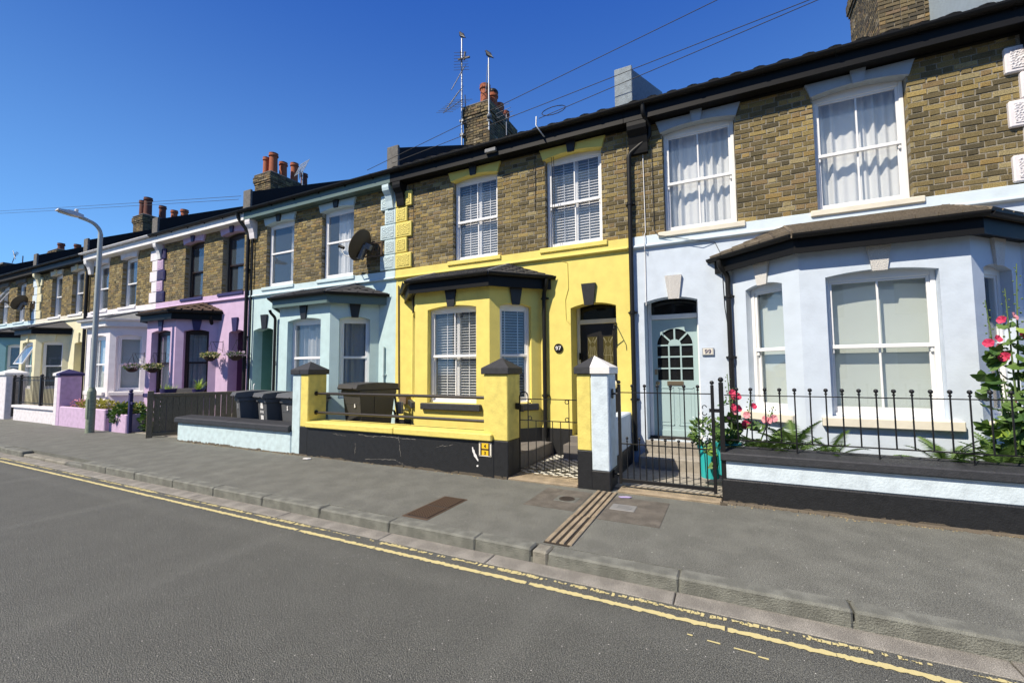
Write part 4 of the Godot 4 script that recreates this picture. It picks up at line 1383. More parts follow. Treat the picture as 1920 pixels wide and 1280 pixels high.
		for k in seg:
			var p := a.lerp(b, float(k) / seg) + Vector2(rng.randf_range(-1, 1), rng.randf_range(-1, 1)) * 0.010; var q := a.lerp(b, (k + 1.0) / seg) + Vector2(rng.randf_range(-1, 1), rng.randf_range(-1, 1)) * 0.010
			var nn: Vector2 = (q - p).orthogonal().normalized() * cr[4] * rng.randf_range(0.3, 0.9)
			m.qn(Vector3(p.x - nn.x, p.y - nn.y, 1.8422), Vector3(p.x + nn.x, p.y + nn.y, 1.8422), Vector3(q.x + nn.x, q.y + nn.y, 1.8422), Vector3(q.x - nn.x, q.y - nn.y, 1.8422), Vector3.BACK)
	part(t, "cracks", m, MT.coping_grey)
	for y in [1.085, 0.745]:
		m = M.new()
		m.tube([Vector3(-6.72, y, 1.66), Vector3(-5.0, y + 0.003, 1.66), Vector3(-3.09, y, 1.66)], 0.024, 12)
		m.lathe([Vector2(0.024, 0), Vector2(0.04, 0.0), Vector2(0.04, 0.02), Vector2(0.024, 0.02)], Vector3(-6.70, y, 1.66), 12, Basis(Vector3.BACK, -PI / 2))
		single("pipe_rail", m, MT.rail_brown, "upper brown pipe rail spanning the yellow wall's pillars" if y > 1 else "lower brown pipe rail just above the yellow coping", "rail")
	# fire hydrant plate
	t = thing("hydrant_sign", "yellow hydrant plate with a black H, reading 4 and 3, on the black wall", "sign", Vector3(-3.065, 0.375, 1.80))
	m = M.new(); m.box(-3.168, 0.285, 1.842, -2.968, 0.478, 1.849, 0.002); part(t, "plate", m, MT.sign_white)
	m = M.new(); m.box(-3.125, 0.30, 1.849, -3.010, 0.47, 1.851); part(t, "yellow_field", m, MT.sign_yellow)
	m = M.new(); m.box(-3.142, 0.30, 1.849, -3.122, 0.466, 1.853); m.box(-3.014, 0.30, 1.849, -2.994, 0.466, 1.853); m.box(-3.122, 0.372, 1.849, -3.014, 0.392, 1.853)
	part(t, "letter_h", m, MT.ink)
	letters(t, "4", 0.058, Vector3(-3.068, 0.430, 1.853), Basis.IDENTITY, MT.ink, "number")
	letters(t, "3", 0.058, Vector3(-3.068, 0.334, 1.853), Basis.IDENTITY, MT.ink, "number")
	m = M.new()
	for p in [Vector2(-3.155, 0.465), Vector2(-2.983, 0.465), Vector2(-3.155, 0.30), Vector2(-2.983, 0.30)]: m.ball(Vector3(p.x, p.y, 1.849), 0.006, 8)
	part(t, "screws", m, MT.iron)
	# iron gate of the yellow house
	t = thing("garden_gate", "low wrought iron gate with small scrolls and a hoop, before the tiled path", "gate", Vector3(-2.2, 0, 1.6))
	m = M.new()
	m.box(-2.652, 0.08, 1.592, -2.636, 1.12, 1.608)
	var hoop := []
	for k in 9: hoop.append(Vector3(-2.58 - 0.064 * cos(PI * k / 8.0), 1.11 + 0.07 * sin(PI * k / 8.0), 1.6))
	m.tube(hoop, 0.009, 8)
	m.tube([Vector3(-2.516, 0.12, 1.6), Vector3(-2.516, 1.11, 1.6)], 0.008, 8)
	part(t, "stile", m, MT.iron_black)
	m = M.new(); m.box(-1.80, 0.09, 1.592, -1.784, 1.08, 1.608); part(t, "stile", m, MT.iron_black)
	for y in [1.08, 0.785, 0.12]:
		m = M.new(); m.box(-2.645, y - 0.006, 1.594, -1.785, y + 0.006, 1.607); part(t, "rail", m, MT.iron_black)
	for x in [-2.397, -2.278, -2.153, -2.038, -1.917]:
		m = M.new(); m.tube([Vector3(x, 0.12, 1.6), Vector3(x, 0.785 if x != -1.917 else 1.08, 1.6)], 0.0065, 7); part(t, "bar", m, MT.iron_black)
	for sc2 in [[-2.516, 1.05, 1.0], [-1.917, 1.05, -1.0], [-2.516, 0.815, 1.0], [-1.917, 0.815, -1.0]]:
		var pts := []
		for k in 12:
			var a := TAU * k / 11.0
			pts.append(Vector3(sc2[0] + sc2[2] * (0.028 - 0.026 * cos(a)), sc2[1] + 0.026 * sin(a), 1.6))
		m = M.new(); m.tube(pts, 0.006, 6); part(t, "scroll", m, MT.iron_black)
	m = M.new(); m.box(-2.71, 0.93, 1.585, -2.64, 1.02, 1.615, 0.004); m.box(-2.64, 0.9, 1.58, -2.585, 1.0, 1.62, 0.006); part(t, "latch", m, MT.iron_black)
	# grey step tiles before the yellow door
	t = thing("tiled_step", "grey tiled door step at the end of the checkered path", "step", Vector3(-2.02, 0, 0.2))
	m = M.new(); m.box(-2.46, 0.0, 0.05, -1.63, 0.245, 0.32, 0.004); part(t, "block", m, MT.concrete)
	for k in 3:
		m = M.new(); m.box(-2.458 + k * 0.277, 0.02, 0.32, -2.458 + k * 0.277 + 0.27, 0.25, 0.332, 0.003); part(t, "riser_tile", m, MT.grey_tile)
		m = M.new(); m.box(-2.458 + k * 0.277, 0.245, 0.05, -2.458 + k * 0.277 + 0.27, 0.256, 0.332, 0.003); part(t, "floor_tile", m, MT.grey_tile)
	# ---- turquoise house wall
	t = thing("garden_wall", "low pale turquoise garden wall with thick black coping, before the wheelie bins", "garden wall", Vector3(-9, 0, 1.7))
	m = M.new(); m.box(-10.80, -0.05, 1.56, -7.122, 0.40, 1.84, 0.015); part(t, "wall", m, MT.turq_pale_worn)
	for k in 4:
		var xa: float = [-10.84, -9.9, -8.98, -8.05][k]; var xb: float = [-9.9, -8.98, -8.05, -7.13][k]
		m = M.new()
		m.prism(PackedVector2Array([Vector2(1.50, 0.395), Vector2(1.885, 0.395), Vector2(1.895, 0.41), Vector2(1.89, 0.49), Vector2(1.86, 0.51), Vector2(1.55, 0.535), Vector2(1.50, 0.52)]), Vector3(xa + 0.002, rng.randf_range(-0.003, 0.003), 0), Vector3(0, 0, 1), Vector3.UP, Vector3(xb - xa - 0.004, 0, 0))
		part(t, "coping", m, MT.coping_black)
	# ---- wooden fence between turquoise and purple houses
	t = thing("wooden_fence", "weathered board fence running from the pavement to the house fronts", "fence", Vector3(-11.6, 0, 1.2))
	var fa := Vector3(-11.86, 0, 1.88); var fb := Vector3(-10.98, 0, 0.30)
	var fd := (fb - fa); var fl := fd.length(); fd = fd / fl
	var fn := Vector3(-fd.z, 0, fd.x)
	if fn.x < 0: fn = -fn
	m = M.new(); m.X = Transform3D(Basis(fd, Vector3.UP, fd.cross(Vector3.UP)), fa)
	m.box(-0.06, -0.1, -0.05, 0.05, 1.06, 0.06, 0.006); part(t, "post", m, MT.fence)
	var nb := 15
	for k in nb:
		m = M.new(); m.X = Transform3D(Basis(fd, Vector3.UP, fd.cross(Vector3.UP)), fa)
		var a := 0.055 + (fl - 0.06) * k / nb; var b := 0.055 + (fl - 0.06) * (k + 1) / nb
		m.box(a + 0.003, 0.03, -0.012 + rng.randf_range(-0.004, 0.004), b - 0.003, 0.98 + rng.randf_range(-0.006, 0.006), 0.010, 0.002)
		part(t, "board", m, MT.fence)
	m = M.new(); m.X = Transform3D(Basis(fd, Vector3.UP, fd.cross(Vector3.UP)), fa)
	m.box(0.04, 0.93, -0.035, fl, 1.0, 0.034, 0.006); part(t, "top_rail", m, MT.fence)
	m = M.new(); m.X = Transform3D(Basis(fd, Vector3.UP, fd.cross(Vector3.UP)), fa)
	m.box(0.04, 0.03, 0.012, fl, 0.11, 0.05, 0.006); part(t, "gravel_board", m, MT.fence)
	# ---- purple house planters, post, pillar
	t = thing("planter", "lilac rendered planter box beside the navy post, grass spilling over it", "planter", Vector3(-13.7, 0, 1.6))
	m = M.new(); m.box(-14.15, -0.05, 1.20, -13.28, 0.45, 1.74, 0.02); part(t, "box", m, MT.purple_worn)
	m = M.new(); m.box(-14.09, 0.40, 1.26, -13.34, 0.455, 1.68); part(t, "soil", m, MT.soil)
	t = thing("planter", "long lilac rendered planter wall behind the lamp post", "planter", Vector3(-15.7, 0, 1.6))
	m = M.new(); m.box(-17.05, -0.05, 1.25, -14.35, 0.54, 1.75, 0.02); part(t, "box", m, MT.purple_worn)
	m = M.new(); m.box(-16.95, 0.48, 1.31, -14.41, 0.545, 1.69); part(t, "soil", m, MT.soil)
	t = thing("bollard", "slim navy post with ball top at the lilac planter", "post", Vector3(-13.2, 0, 1.68))
	m = M.new(); m.box(-13.24, -0.05, 1.66, -13.165, 0.96, 1.735, 0.008); part(t, "shaft", m, MT.navy)
	m = M.new(); m.lathe([Vector2(0.05, 0), Vector2(0.055, 0.02), Vector2(0.025, 0.035), Vector2(0.04, 0.06), Vector2(0.045, 0.08), Vector2(0.035, 0.105), Vector2(0, 0.115)], Vector3(-13.2025, 0.955, 1.6975), 14); part(t, "finial", m, MT.navy)
	m = M.new(); m.box(-13.165, 0.70, 1.67, -13.08, 0.76, 1.72, 0.006); part(t, "latch", m, MT.navy)
	t = thing("gate_pillar", "lilac sided gate pillar with navy and white cap beside black railings", "gate pillar", Vector3(-17.2, 0, 1.5))
	m = M.new(); m.box(-17.42, -0.05, 1.30, -17.22, 1.40, 1.76, 0.01); part(t, "shaft", m, MT.white_wall_worn, "white half of the pillar")
	m = M.new(); m.box(-17.218, -0.05, 1.30, -17.03, 1.40, 1.76, 0.01); part(t, "shaft", m, MT.purple_worn)
	for k in 2:
		m = M.new()
		var ca := -17.46 if k == 0 else -17.218; var cb := -17.22 if k == 0 else -16.99
		m.box(ca, 1.40, 1.26, cb, 1.475, 1.80, 0.008)
		var ap := Vector3(-17.22, 1.60, 1.53)
		var yb := 1.473
		m.tn(Vector3(ca, yb, 1.80), Vector3(cb, yb, 1.80), ap, Vector3(0, 1, 1)); m.tn(Vector3(ca, yb, 1.26), Vector3(cb, yb, 1.26), ap, Vector3(0, 1, -1)); m.tn(Vector3(ca, yb, 1.26), Vector3(ca, yb, 1.80), ap, Vector3(-1, 1, 0)); m.tn(Vector3(cb, yb, 1.26), Vector3(cb, yb, 1.80), ap, Vector3(1, 1, 0))
		part(t, "cap", m, MT.white_paint if k == 0 else MT.navy)
	# ---- white house wall, railing, gate, pillar
	t = thing("garden_wall", "low white garden wall under black spear railings", "garden wall", Vector3(-19, 0, 1.6))
	m = M.new(); m.box(-20.55, -0.05, 1.46, -17.422, 0.40, 1.70, 0.015); part(t, "wall", m, MT.white_wall_worn)
	m = M.new(); m.box(-20.58, 0.40, 1.42, -17.425, 0.48, 1.75, 0.012); part(t, "coping", m, MT.white_wall_worn)
	t = thing("railing", "black spear railing with thick posts on the low white wall", "railing", Vector3(-19, 0.5, 1.6))
	spear_railing(t, -20.5, -17.5, 1.58, 0.5, 1.40, 30, [-20.5, -18.9])
	t = thing("garden_gate", "black spear topped gate between the white pillar and low white wall", "gate", Vector3(-20.9, 0, 1.6))
	spear_railing(t, -20.98, -20.56, 1.60, 0.1, 1.38, 5, [-20.98])
	t = thing("gate_pillar", "white gate pillar with plain white pyramid cap", "gate pillar", Vector3(-21.5, 0, 1.5))
	m = M.new(); m.box(-21.75, -0.05, 1.30, -21.1, 1.42, 1.76, 0.012); part(t, "shaft", m, MT.white_wall_worn)
	m = M.new(); m.box(-21.80, 1.42, 1.25, -21.05, 1.50, 1.81, 0.012)
	var ap2 := Vector3(-21.42, 1.64, 1.53)
	m.tn(Vector3(-21.80, 1.498, 1.81), Vector3(-21.05, 1.498, 1.81), ap2, Vector3(0, 1, 1)); m.tn(Vector3(-21.05, 1.498, 1.25), Vector3(-21.05, 1.498, 1.81), ap2, Vector3(1, 1, 0)); m.tn(Vector3(-21.80, 1.498, 1.25), Vector3(-21.05, 1.498, 1.25), ap2, Vector3(0, 1, -1)); m.tn(Vector3(-21.80, 1.498, 1.25), Vector3(-21.80, 1.498, 1.81), ap2, Vector3(-1, 1, 0))
	part(t, "cap", m, MT.white_paint)
	t = thing("garden_wall", "plain white garden wall beyond the white pillar", "garden wall", Vector3(-24, 0, 1.6))
	m = M.new(); m.box(-30, -0.05, 1.46, -21.78, 0.62, 1.70, 0.015); part(t, "wall", m, MT.white_wall_worn)
	m = M.new(); m.box(-30, 0.62, 1.42, -21.79, 0.69, 1.74, 0.012); part(t, "coping", m, MT.white_paint)


func spear_railing(t: Node3D, x0: float, x1: float, z: float, y0: float, y1: float, n: int, posts: Array) -> void:
	for y in [y0 + 0.06, y1 - 0.14]:
		var m := M.new(); m.box(x0, y - 0.012, z - 0.012, x1, y + 0.012, z + 0.012); part(t, "rail", m, MT.iron_black)
	for k in n:
		var m := M.new()
		var x := lerpf(x0, x1, (k + 0.5) / n)
		m.tube([Vector3(x, y0, z), Vector3(x, y1 - 0.06, z), Vector3(x, y1 - 0.05, z), Vector3(x, y1, z)], [0.009, 0.009, 0.016, 0.001], 6)
		part(t, "bar", m, MT.iron_black)
	for x in posts:
		var m := M.new()
		m.box(x - 0.035, y0 - 0.02, z - 0.035, x + 0.035, y1 - 0.03, z + 0.035, 0.005); m.ball(Vector3(x, y1 + 0.01, z), 0.045)
		part(t, "post", m, MT.iron_black)


# wheelie bin, front (+z local) with handles at the back
func wheelie_bin(label: String, at: Vector3, turn: float, w: float, d: float, h: float, mk: String, lid: String, group := "") -> Node3D:
	var t := thing("wheelie_bin", label, "bin", at, group)
	t.rotation.y = turn
	var m := M.new()
	var tw := w * 0.5; var bw := w * 0.40; var td := d * 0.5; var bd := d * 0.36
	var y0 := 0.06; var y1 := h * 0.86
	m.hexa([Vector3(-bw, y0, -bd), Vector3(bw, y0, -bd), Vector3(bw, y0, bd), Vector3(-bw, y0, bd), Vector3(-tw * 0.92, y1, -td * 0.95), Vector3(tw * 0.92, y1, -td * 0.95), Vector3(tw * 0.92, y1, td * 0.92), Vector3(-tw * 0.92, y1, td * 0.92)])
	m.box(-tw * 0.98, y1 - 0.09, -td, tw * 0.98, y1, td * 0.98, 0.012)
	# ribs and recessed panels
	for sx in [-1, 1]:
		m.hexa([Vector3(sx * bw, 0.2, -0.05), Vector3(sx * (bw + 0.012), 0.2, -0.05), Vector3(sx * (bw + 0.012), 0.2, 0.05), Vector3(sx * bw, 0.2, 0.05), Vector3(sx * tw * 0.9, y1 - 0.1, -0.07), Vector3(sx * (tw * 0.9 + 0.012), y1 - 0.1, -0.07), Vector3(sx * (tw * 0.9 + 0.012), y1 - 0.1, 0.07), Vector3(sx * tw * 0.9, y1 - 0.1, 0.07)])
	for y in [0.28, 0.62]: m.box(-lerpf(bw, tw, y) * 0.86, y * h, td * 0.6, lerpf(bw, tw, y) * 0.86, y * h + 0.012, lerpf(bd, td * 0.92, (y * h - y0) / (y1 - y0)) + 0.006)
	lpart(t, "body", m, MT[mk])
	m = M.new()
	var prof := PackedVector2Array()
	prof.append(Vector2(-td - 0.03, y1 + 0.002)); prof.append(Vector2(td + 0.04, y1 + 0.002)); prof.append(Vector2(td + 0.06, y1 + 0.03))
	for k in 7:
		var a := k / 6.0
		prof.append(Vector2(lerpf(td + 0.03, -td - 0.02, a), y1 + 0.075 + 0.055 * sin(PI * (0.15 + 0.7 * a))))
	m.prism(prof, Vector3(-tw - 0.012, 0, 0), Vector3(0, 0, 1), Vector3.UP, Vector3(w + 0.024, 0, 0))
	m.box(-tw * 0.7, y1 + 0.02, td + 0.04, tw * 0.7, y1 + 0.045, td + 0.085, 0.008)
	lpart(t, "lid", m, MT[lid])
	m = M.new()
	m.tube([Vector3(-tw, y1 - 0.01, -td - 0.05), Vector3(tw, y1 - 0.01, -td - 0.05)], 0.016, 8)
	lpart(t, "handle", m, MT[mk])
	for sx in [-1, 1]:
		m = M.new()
		m.lathe([Vector2(0, -0.025), Vector2(0.09, -0.025), Vector2(0.1, -0.015), Vector2(0.1, 0.015), Vector2(0.09, 0.025), Vector2(0, 0.025)], Vector3(sx * (bw + 0.035), 0.1, -bd - 0.02), 18, Basis(Vector3.BACK, PI / 2))
		lpart(t, "wheel", m, MT.rubber)
	return t


func bin_mark(t: Node3D, x: float, y: float, z: float, sx: float, sy: float, tilt: float, text := "") -> void:
	var m := M.new()
	m.X = Transform3D(Basis(Vector3.RIGHT, tilt), Vector3(x, y, z))
	if text:
		m.box(-sx, -sy, 0, sx, -sy * 0.45, 0.003)
		m.box(-sx, sy * 0.25, 0, sx, sy * 0.55, 0.003)
		m.prism(PackedVector2Array([Vector2(-sx * 0.75, sy * 0.55), Vector2(sx * 0.75, sy * 0.55), Vector2(sx * 0.7, sy * 0.8), Vector2(sx * 0.2, sy * 0.85), Vector2(0, sy), Vector2(-sx * 0.2, sy * 0.85), Vector2(-sx * 0.7, sy * 0.8)]), Vector3(0, 0, 0.003), Vector3.RIGHT, Vector3.UP, Vector3(0, 0, -0.003))
	else:
		m.prism(PackedVector2Array([Vector2(-sx, -sy), Vector2(sx, -sy * 0.8), Vector2(sx, -sy * 0.3), Vector2(sx * 0.4, sy * 0.1), Vector2(sx, sy * 0.6), Vector2(0, sy), Vector2(-sx, sy * 0.5), Vector2(-sx * 0.5, 0), Vector2(-sx, -sy * 0.4)]), Vector3(0, 0, 0.003), Vector3.RIGHT, Vector3.UP, Vector3(0, 0, -0.003))
	lpart(t, "badge", m, MT.white_gloss)
	if text:
		var tm := letters(t, text, sx * 0.82, Vector3.ZERO, Basis.IDENTITY, MT.white_gloss)
		tm.transform = Transform3D(Basis(Vector3.RIGHT, tilt), Vector3(x, y - sy * 0.10, z + 0.003))


func bins() -> void:
	var t := wheelie_bin("wide dark brown grey bin with curved lid behind the yellow wall's pipe rails", Vector3(-6.12, 0.236, 0.95), -0.22, 0.62, 0.82, 1.05, "bin_black", "bin_black")
	bin_mark(t, 0.12, 0.62, 0.368, 0.02, 0.035, 0.09)
	t = wheelie_bin("dark bin with plain side next to the board fence", Vector3(-9.30, 0.02, 1.10), -0.42, 0.58, 0.72, 1.08, "bin_grey", "bin_grey", "")
	bin_mark(t, 0.10, 0.74, 0.328, 0.018, 0.05, 0.08)
	t = wheelie_bin("middle of three dark bins, with large white council sticker", Vector3(-8.50, 0.02, 1.10), -0.30, 0.58, 0.72, 1.07, "bin_grey", "bin_grey", "")
	bin_mark(t, 0.0, 0.66, 0.318, 0.085, 0.20, 0.08, "DOVER")
	t = wheelie_bin("dark grey bin standing against the turquoise pillar", Vector3(-7.75, 0.02, 1.08), -0.12, 0.58, 0.72, 1.07, "bin_grey", "bin_grey", "")
	bin_mark(t, -0.03, 0.74, 0.328, 0.022, 0.05, 0.08)
	wheelie_bin("black bin with propped lid behind the fence, in front of the lilac bay", Vector3(-12.45, 0.02, 0.95), 0.9, 0.58, 0.72, 1.08, "bin_black", "bin_black")


func lamp() -> void:
	var x := -14.26; var z := 2.06
	var t := thing("street_lamp", "tall grey street lamp with bent arm and greenish base on the pavement", "street lamp", Vector3(x, 0, z))
	var m := M.new()
	m.lathe([Vector2(0.088, -0.05), Vector2(0.088, 1.02), Vector2(0.06, 1.10), Vector2(0.058, 1.12)], Vector3(x, 0, z), 20)
	m.box(x - 0.05, 0.35, z + 0.06, x + 0.05, 0.85, z + 0.093, 0.01)
	part(t, "base", m, MT.lamp_base)
	m = M.new()
	var pts := [Vector3(x, 1.08, z), Vector3(x, 3.0, z), Vector3(x, 4.95, z)]
	for k in 9:
		var a := PI * 0.5 * k / 8.0 * 0.86
		pts.append(Vector3(x, 5.0 + 0.30 * sin(a), z + 0.30 * (1.0 - cos(a))))
	pts.append(Vector3(x, 5.32, z + 0.32))
	var rad := []
	for k in pts.size(): rad.append(0.056 if k < 2 else (0.05 if k < 4 else 0.042))
	m.tube(pts, rad, 16)
	part(t, "pole", m, MT.lamp)
	m = M.new()
	m.tube([Vector3(x, 5.31, z + 0.28), Vector3(x, 5.335, z + 0.42)], 0.046, 12)
	part(t, "clamp", m, MT.lamp)
	m = M.new()
	# flat tapered lantern pointing over the road
	var B := Transform3D(Basis(Vector3.RIGHT, -0.10).scaled(Vector3.ONE * 0.82), Vector3(x, 5.35, z + 0.36))
	m.X = B
	m.hexa([Vector3(-0.10, -0.03, 0), Vector3(0.10, -0.03, 0), Vector3(0.13, -0.05, 0.22), Vector3(-0.13, -0.05, 0.22), Vector3(-0.07, 0.06, 0), Vector3(0.07, 0.06, 0), Vector3(0.11, 0.085, 0.22), Vector3(-0.11, 0.085, 0.22)])
	m.hexa([Vector3(-0.13, -0.05, 0.22), Vector3(0.13, -0.05, 0.22), Vector3(0.12, -0.03, 0.58), Vector3(-0.12, -0.03, 0.58), Vector3(-0.11, 0.085, 0.22), Vector3(0.11, 0.085, 0.22), Vector3(0.06, 0.03, 0.56), Vector3(-0.06, 0.03, 0.56)])
	part(t, "lantern", m, MT.lamp_head)
	m = M.new(); m.X = B
	m.box(-0.09, -0.062, 0.24, 0.09, -0.046, 0.52, 0.008); part(t, "diffuser", m, MT.galv)
	m = M.new(); m.X = B
	m.lathe([Vector2(0.035, 0.07), Vector2(0.035, 0.10), Vector2(0.042, 0.105), Vector2(0.042, 0.175), Vector2(0.03, 0.185), Vector2(0, 0.188)], Vector3(0, 0, 0.16), 14); part(t, "photocell", m, MT.lamp_head)


func dish(label: String, at: Vector3, face: Vector3, wall: Array, R: float) -> void:
	var t := thing("satellite_dish", label, "satellite dish", at)
	var f := face.normalized()
	var u := Vector3.UP.cross(f).normalized(); var v := f.cross(u)
	var m := M.new()
	var prof := []
	for k in 8: prof.append(Vector2(R * k / 7.0, -0.10 * (1.0 - pow(k / 7.0, 2)) - 0.006))
	for k in 8: prof.append(Vector2(R * (7 - k) / 7.0, -0.10 * (1.0 - pow((7 - k) / 7.0, 2)) + 0.006))
	m.lathe(prof, at, 28, Basis(u, f, u.cross(f)))
	part(t, "reflector", m, MT.dish)
	m = M.new()
	m.X = Transform3D(Basis(u, v, f), at - f * 0.13)
	m.box(-0.07, -0.28, -0.05, 0.07, 0.04, 0.03, 0.01); m.box(-0.05, -0.02, -0.14, 0.05, 0.10, 0.0, 0.01)
	part(t, "mount", m, MT.lead)
	m = M.new()
	m.tube([at - f * 0.1 - v * R * 0.75, at + f * 0.25 - v * R * 0.95, at + f * 0.42 - v * R * 0.62], 0.012, 8)
	part(t, "feed_arm", m, MT.galv)
	m = M.new()
	m.tube([at + f * 0.34 - v * R * 0.55, at + f * 0.45 - v * R * 0.56], 0.035, 10); m.ball(at + f * 0.45 - v * R * 0.56, 0.04)
	part(t, "receiver", m, MT.black_pipe)
	m = M.new()
	var back := at - f * 0.2
	var w0: Vector3 = wall[0]; var w1: Vector3 = wall[1]
	m.tube([back + v * 0.12, w0, w0 - Vector3(0, 0, 0.05)], 0.017, 8); m.tube([back - v * 0.20, w1, w1 - Vector3(0, 0, 0.05)], 0.014, 8); m.tube([back + v * 0.12, back - v * 0.2], 0.016, 8)
	m.tube([w0 + Vector3(0, 0, 0.01), w1 + Vector3(0, 0, 0.01)], 0.022, 8)
	for k in [0.4, 0.75]: m.tube([(back + v * 0.12).lerp(w0, k), (back - v * 0.20).lerp(w1, k)], 0.009, 6)
	part(t, "bracket", m, MT.rust_iron)


func yagi(t: Node3D, at: Vector3, dir: Vector3, n: int, el: float, step: float, cross: Vector3) -> void:
	var m := M.new()
	m.tube([at, at + dir * (n * step)], 0.011, 6)
	for k in n:
		var p := at + dir * ((k + 0.4) * step)
		var l := el * (1.0 - 0.25 * k / n)
		m.tube([p - cross * l, p + cross * l], 0.006, 5)
	part(t, "aerial_head", m, MT.aerial)


func bird(label: String, at: Vector3, turn: float) -> void:
	var t := thing("bird", label, "bird", at)
	var m := M.new()
	m.X = Transform3D(Basis(Vector3.UP, turn) * Basis(Vector3.BACK, 0.75), at + Vector3(0, 0.09, 0))
	var pr := [Vector3(-0.20, 0, 0), Vector3(-0.13, 0.0, 0), Vector3(-0.08, 0.005, 0), Vector3(-0.02, 0.012, 0), Vector3(0.05, 0.012, 0), Vector3(0.09, 0.025, 0), Vector3(0.12, 0.04, 0), Vector3(0.145, 0.045, 0), Vector3(0.165, 0.04, 0), Vector3(0.195, 0.025, 0)]
	m.tube(pr, [0.012, 0.02, 0.042, 0.062, 0.06, 0.042, 0.034, 0.032, 0.018, 0.002], 12)
	part(t, "body", m, MT.feather_black)
	var w := M.new(); w.X = m.X
	for sx in [-1.0, 1.0]:
		w.tn(Vector3(0.06, 0.02, sx * 0.058), Vector3(-0.02, -0.02, sx * 0.062), Vector3(-0.19, 0.005, sx * 0.02), Vector3(0, 0, sx)); w.tn(Vector3(0.06, 0.02, sx * 0.058), Vector3(-0.0, 0.05, sx * 0.045), Vector3(-0.19, 0.005, sx * 0.02), Vector3(0, 0, sx))
	part(t, "wing", w, MT.lead)
	var l := M.new()
	for z in [-0.02, 0.02]: l.tube([at + Vector3(0, 0.06, z), at + Vector3(0, -0.004, z)], 0.005, 5)
	part(t, "leg", l, MT.feather_black)


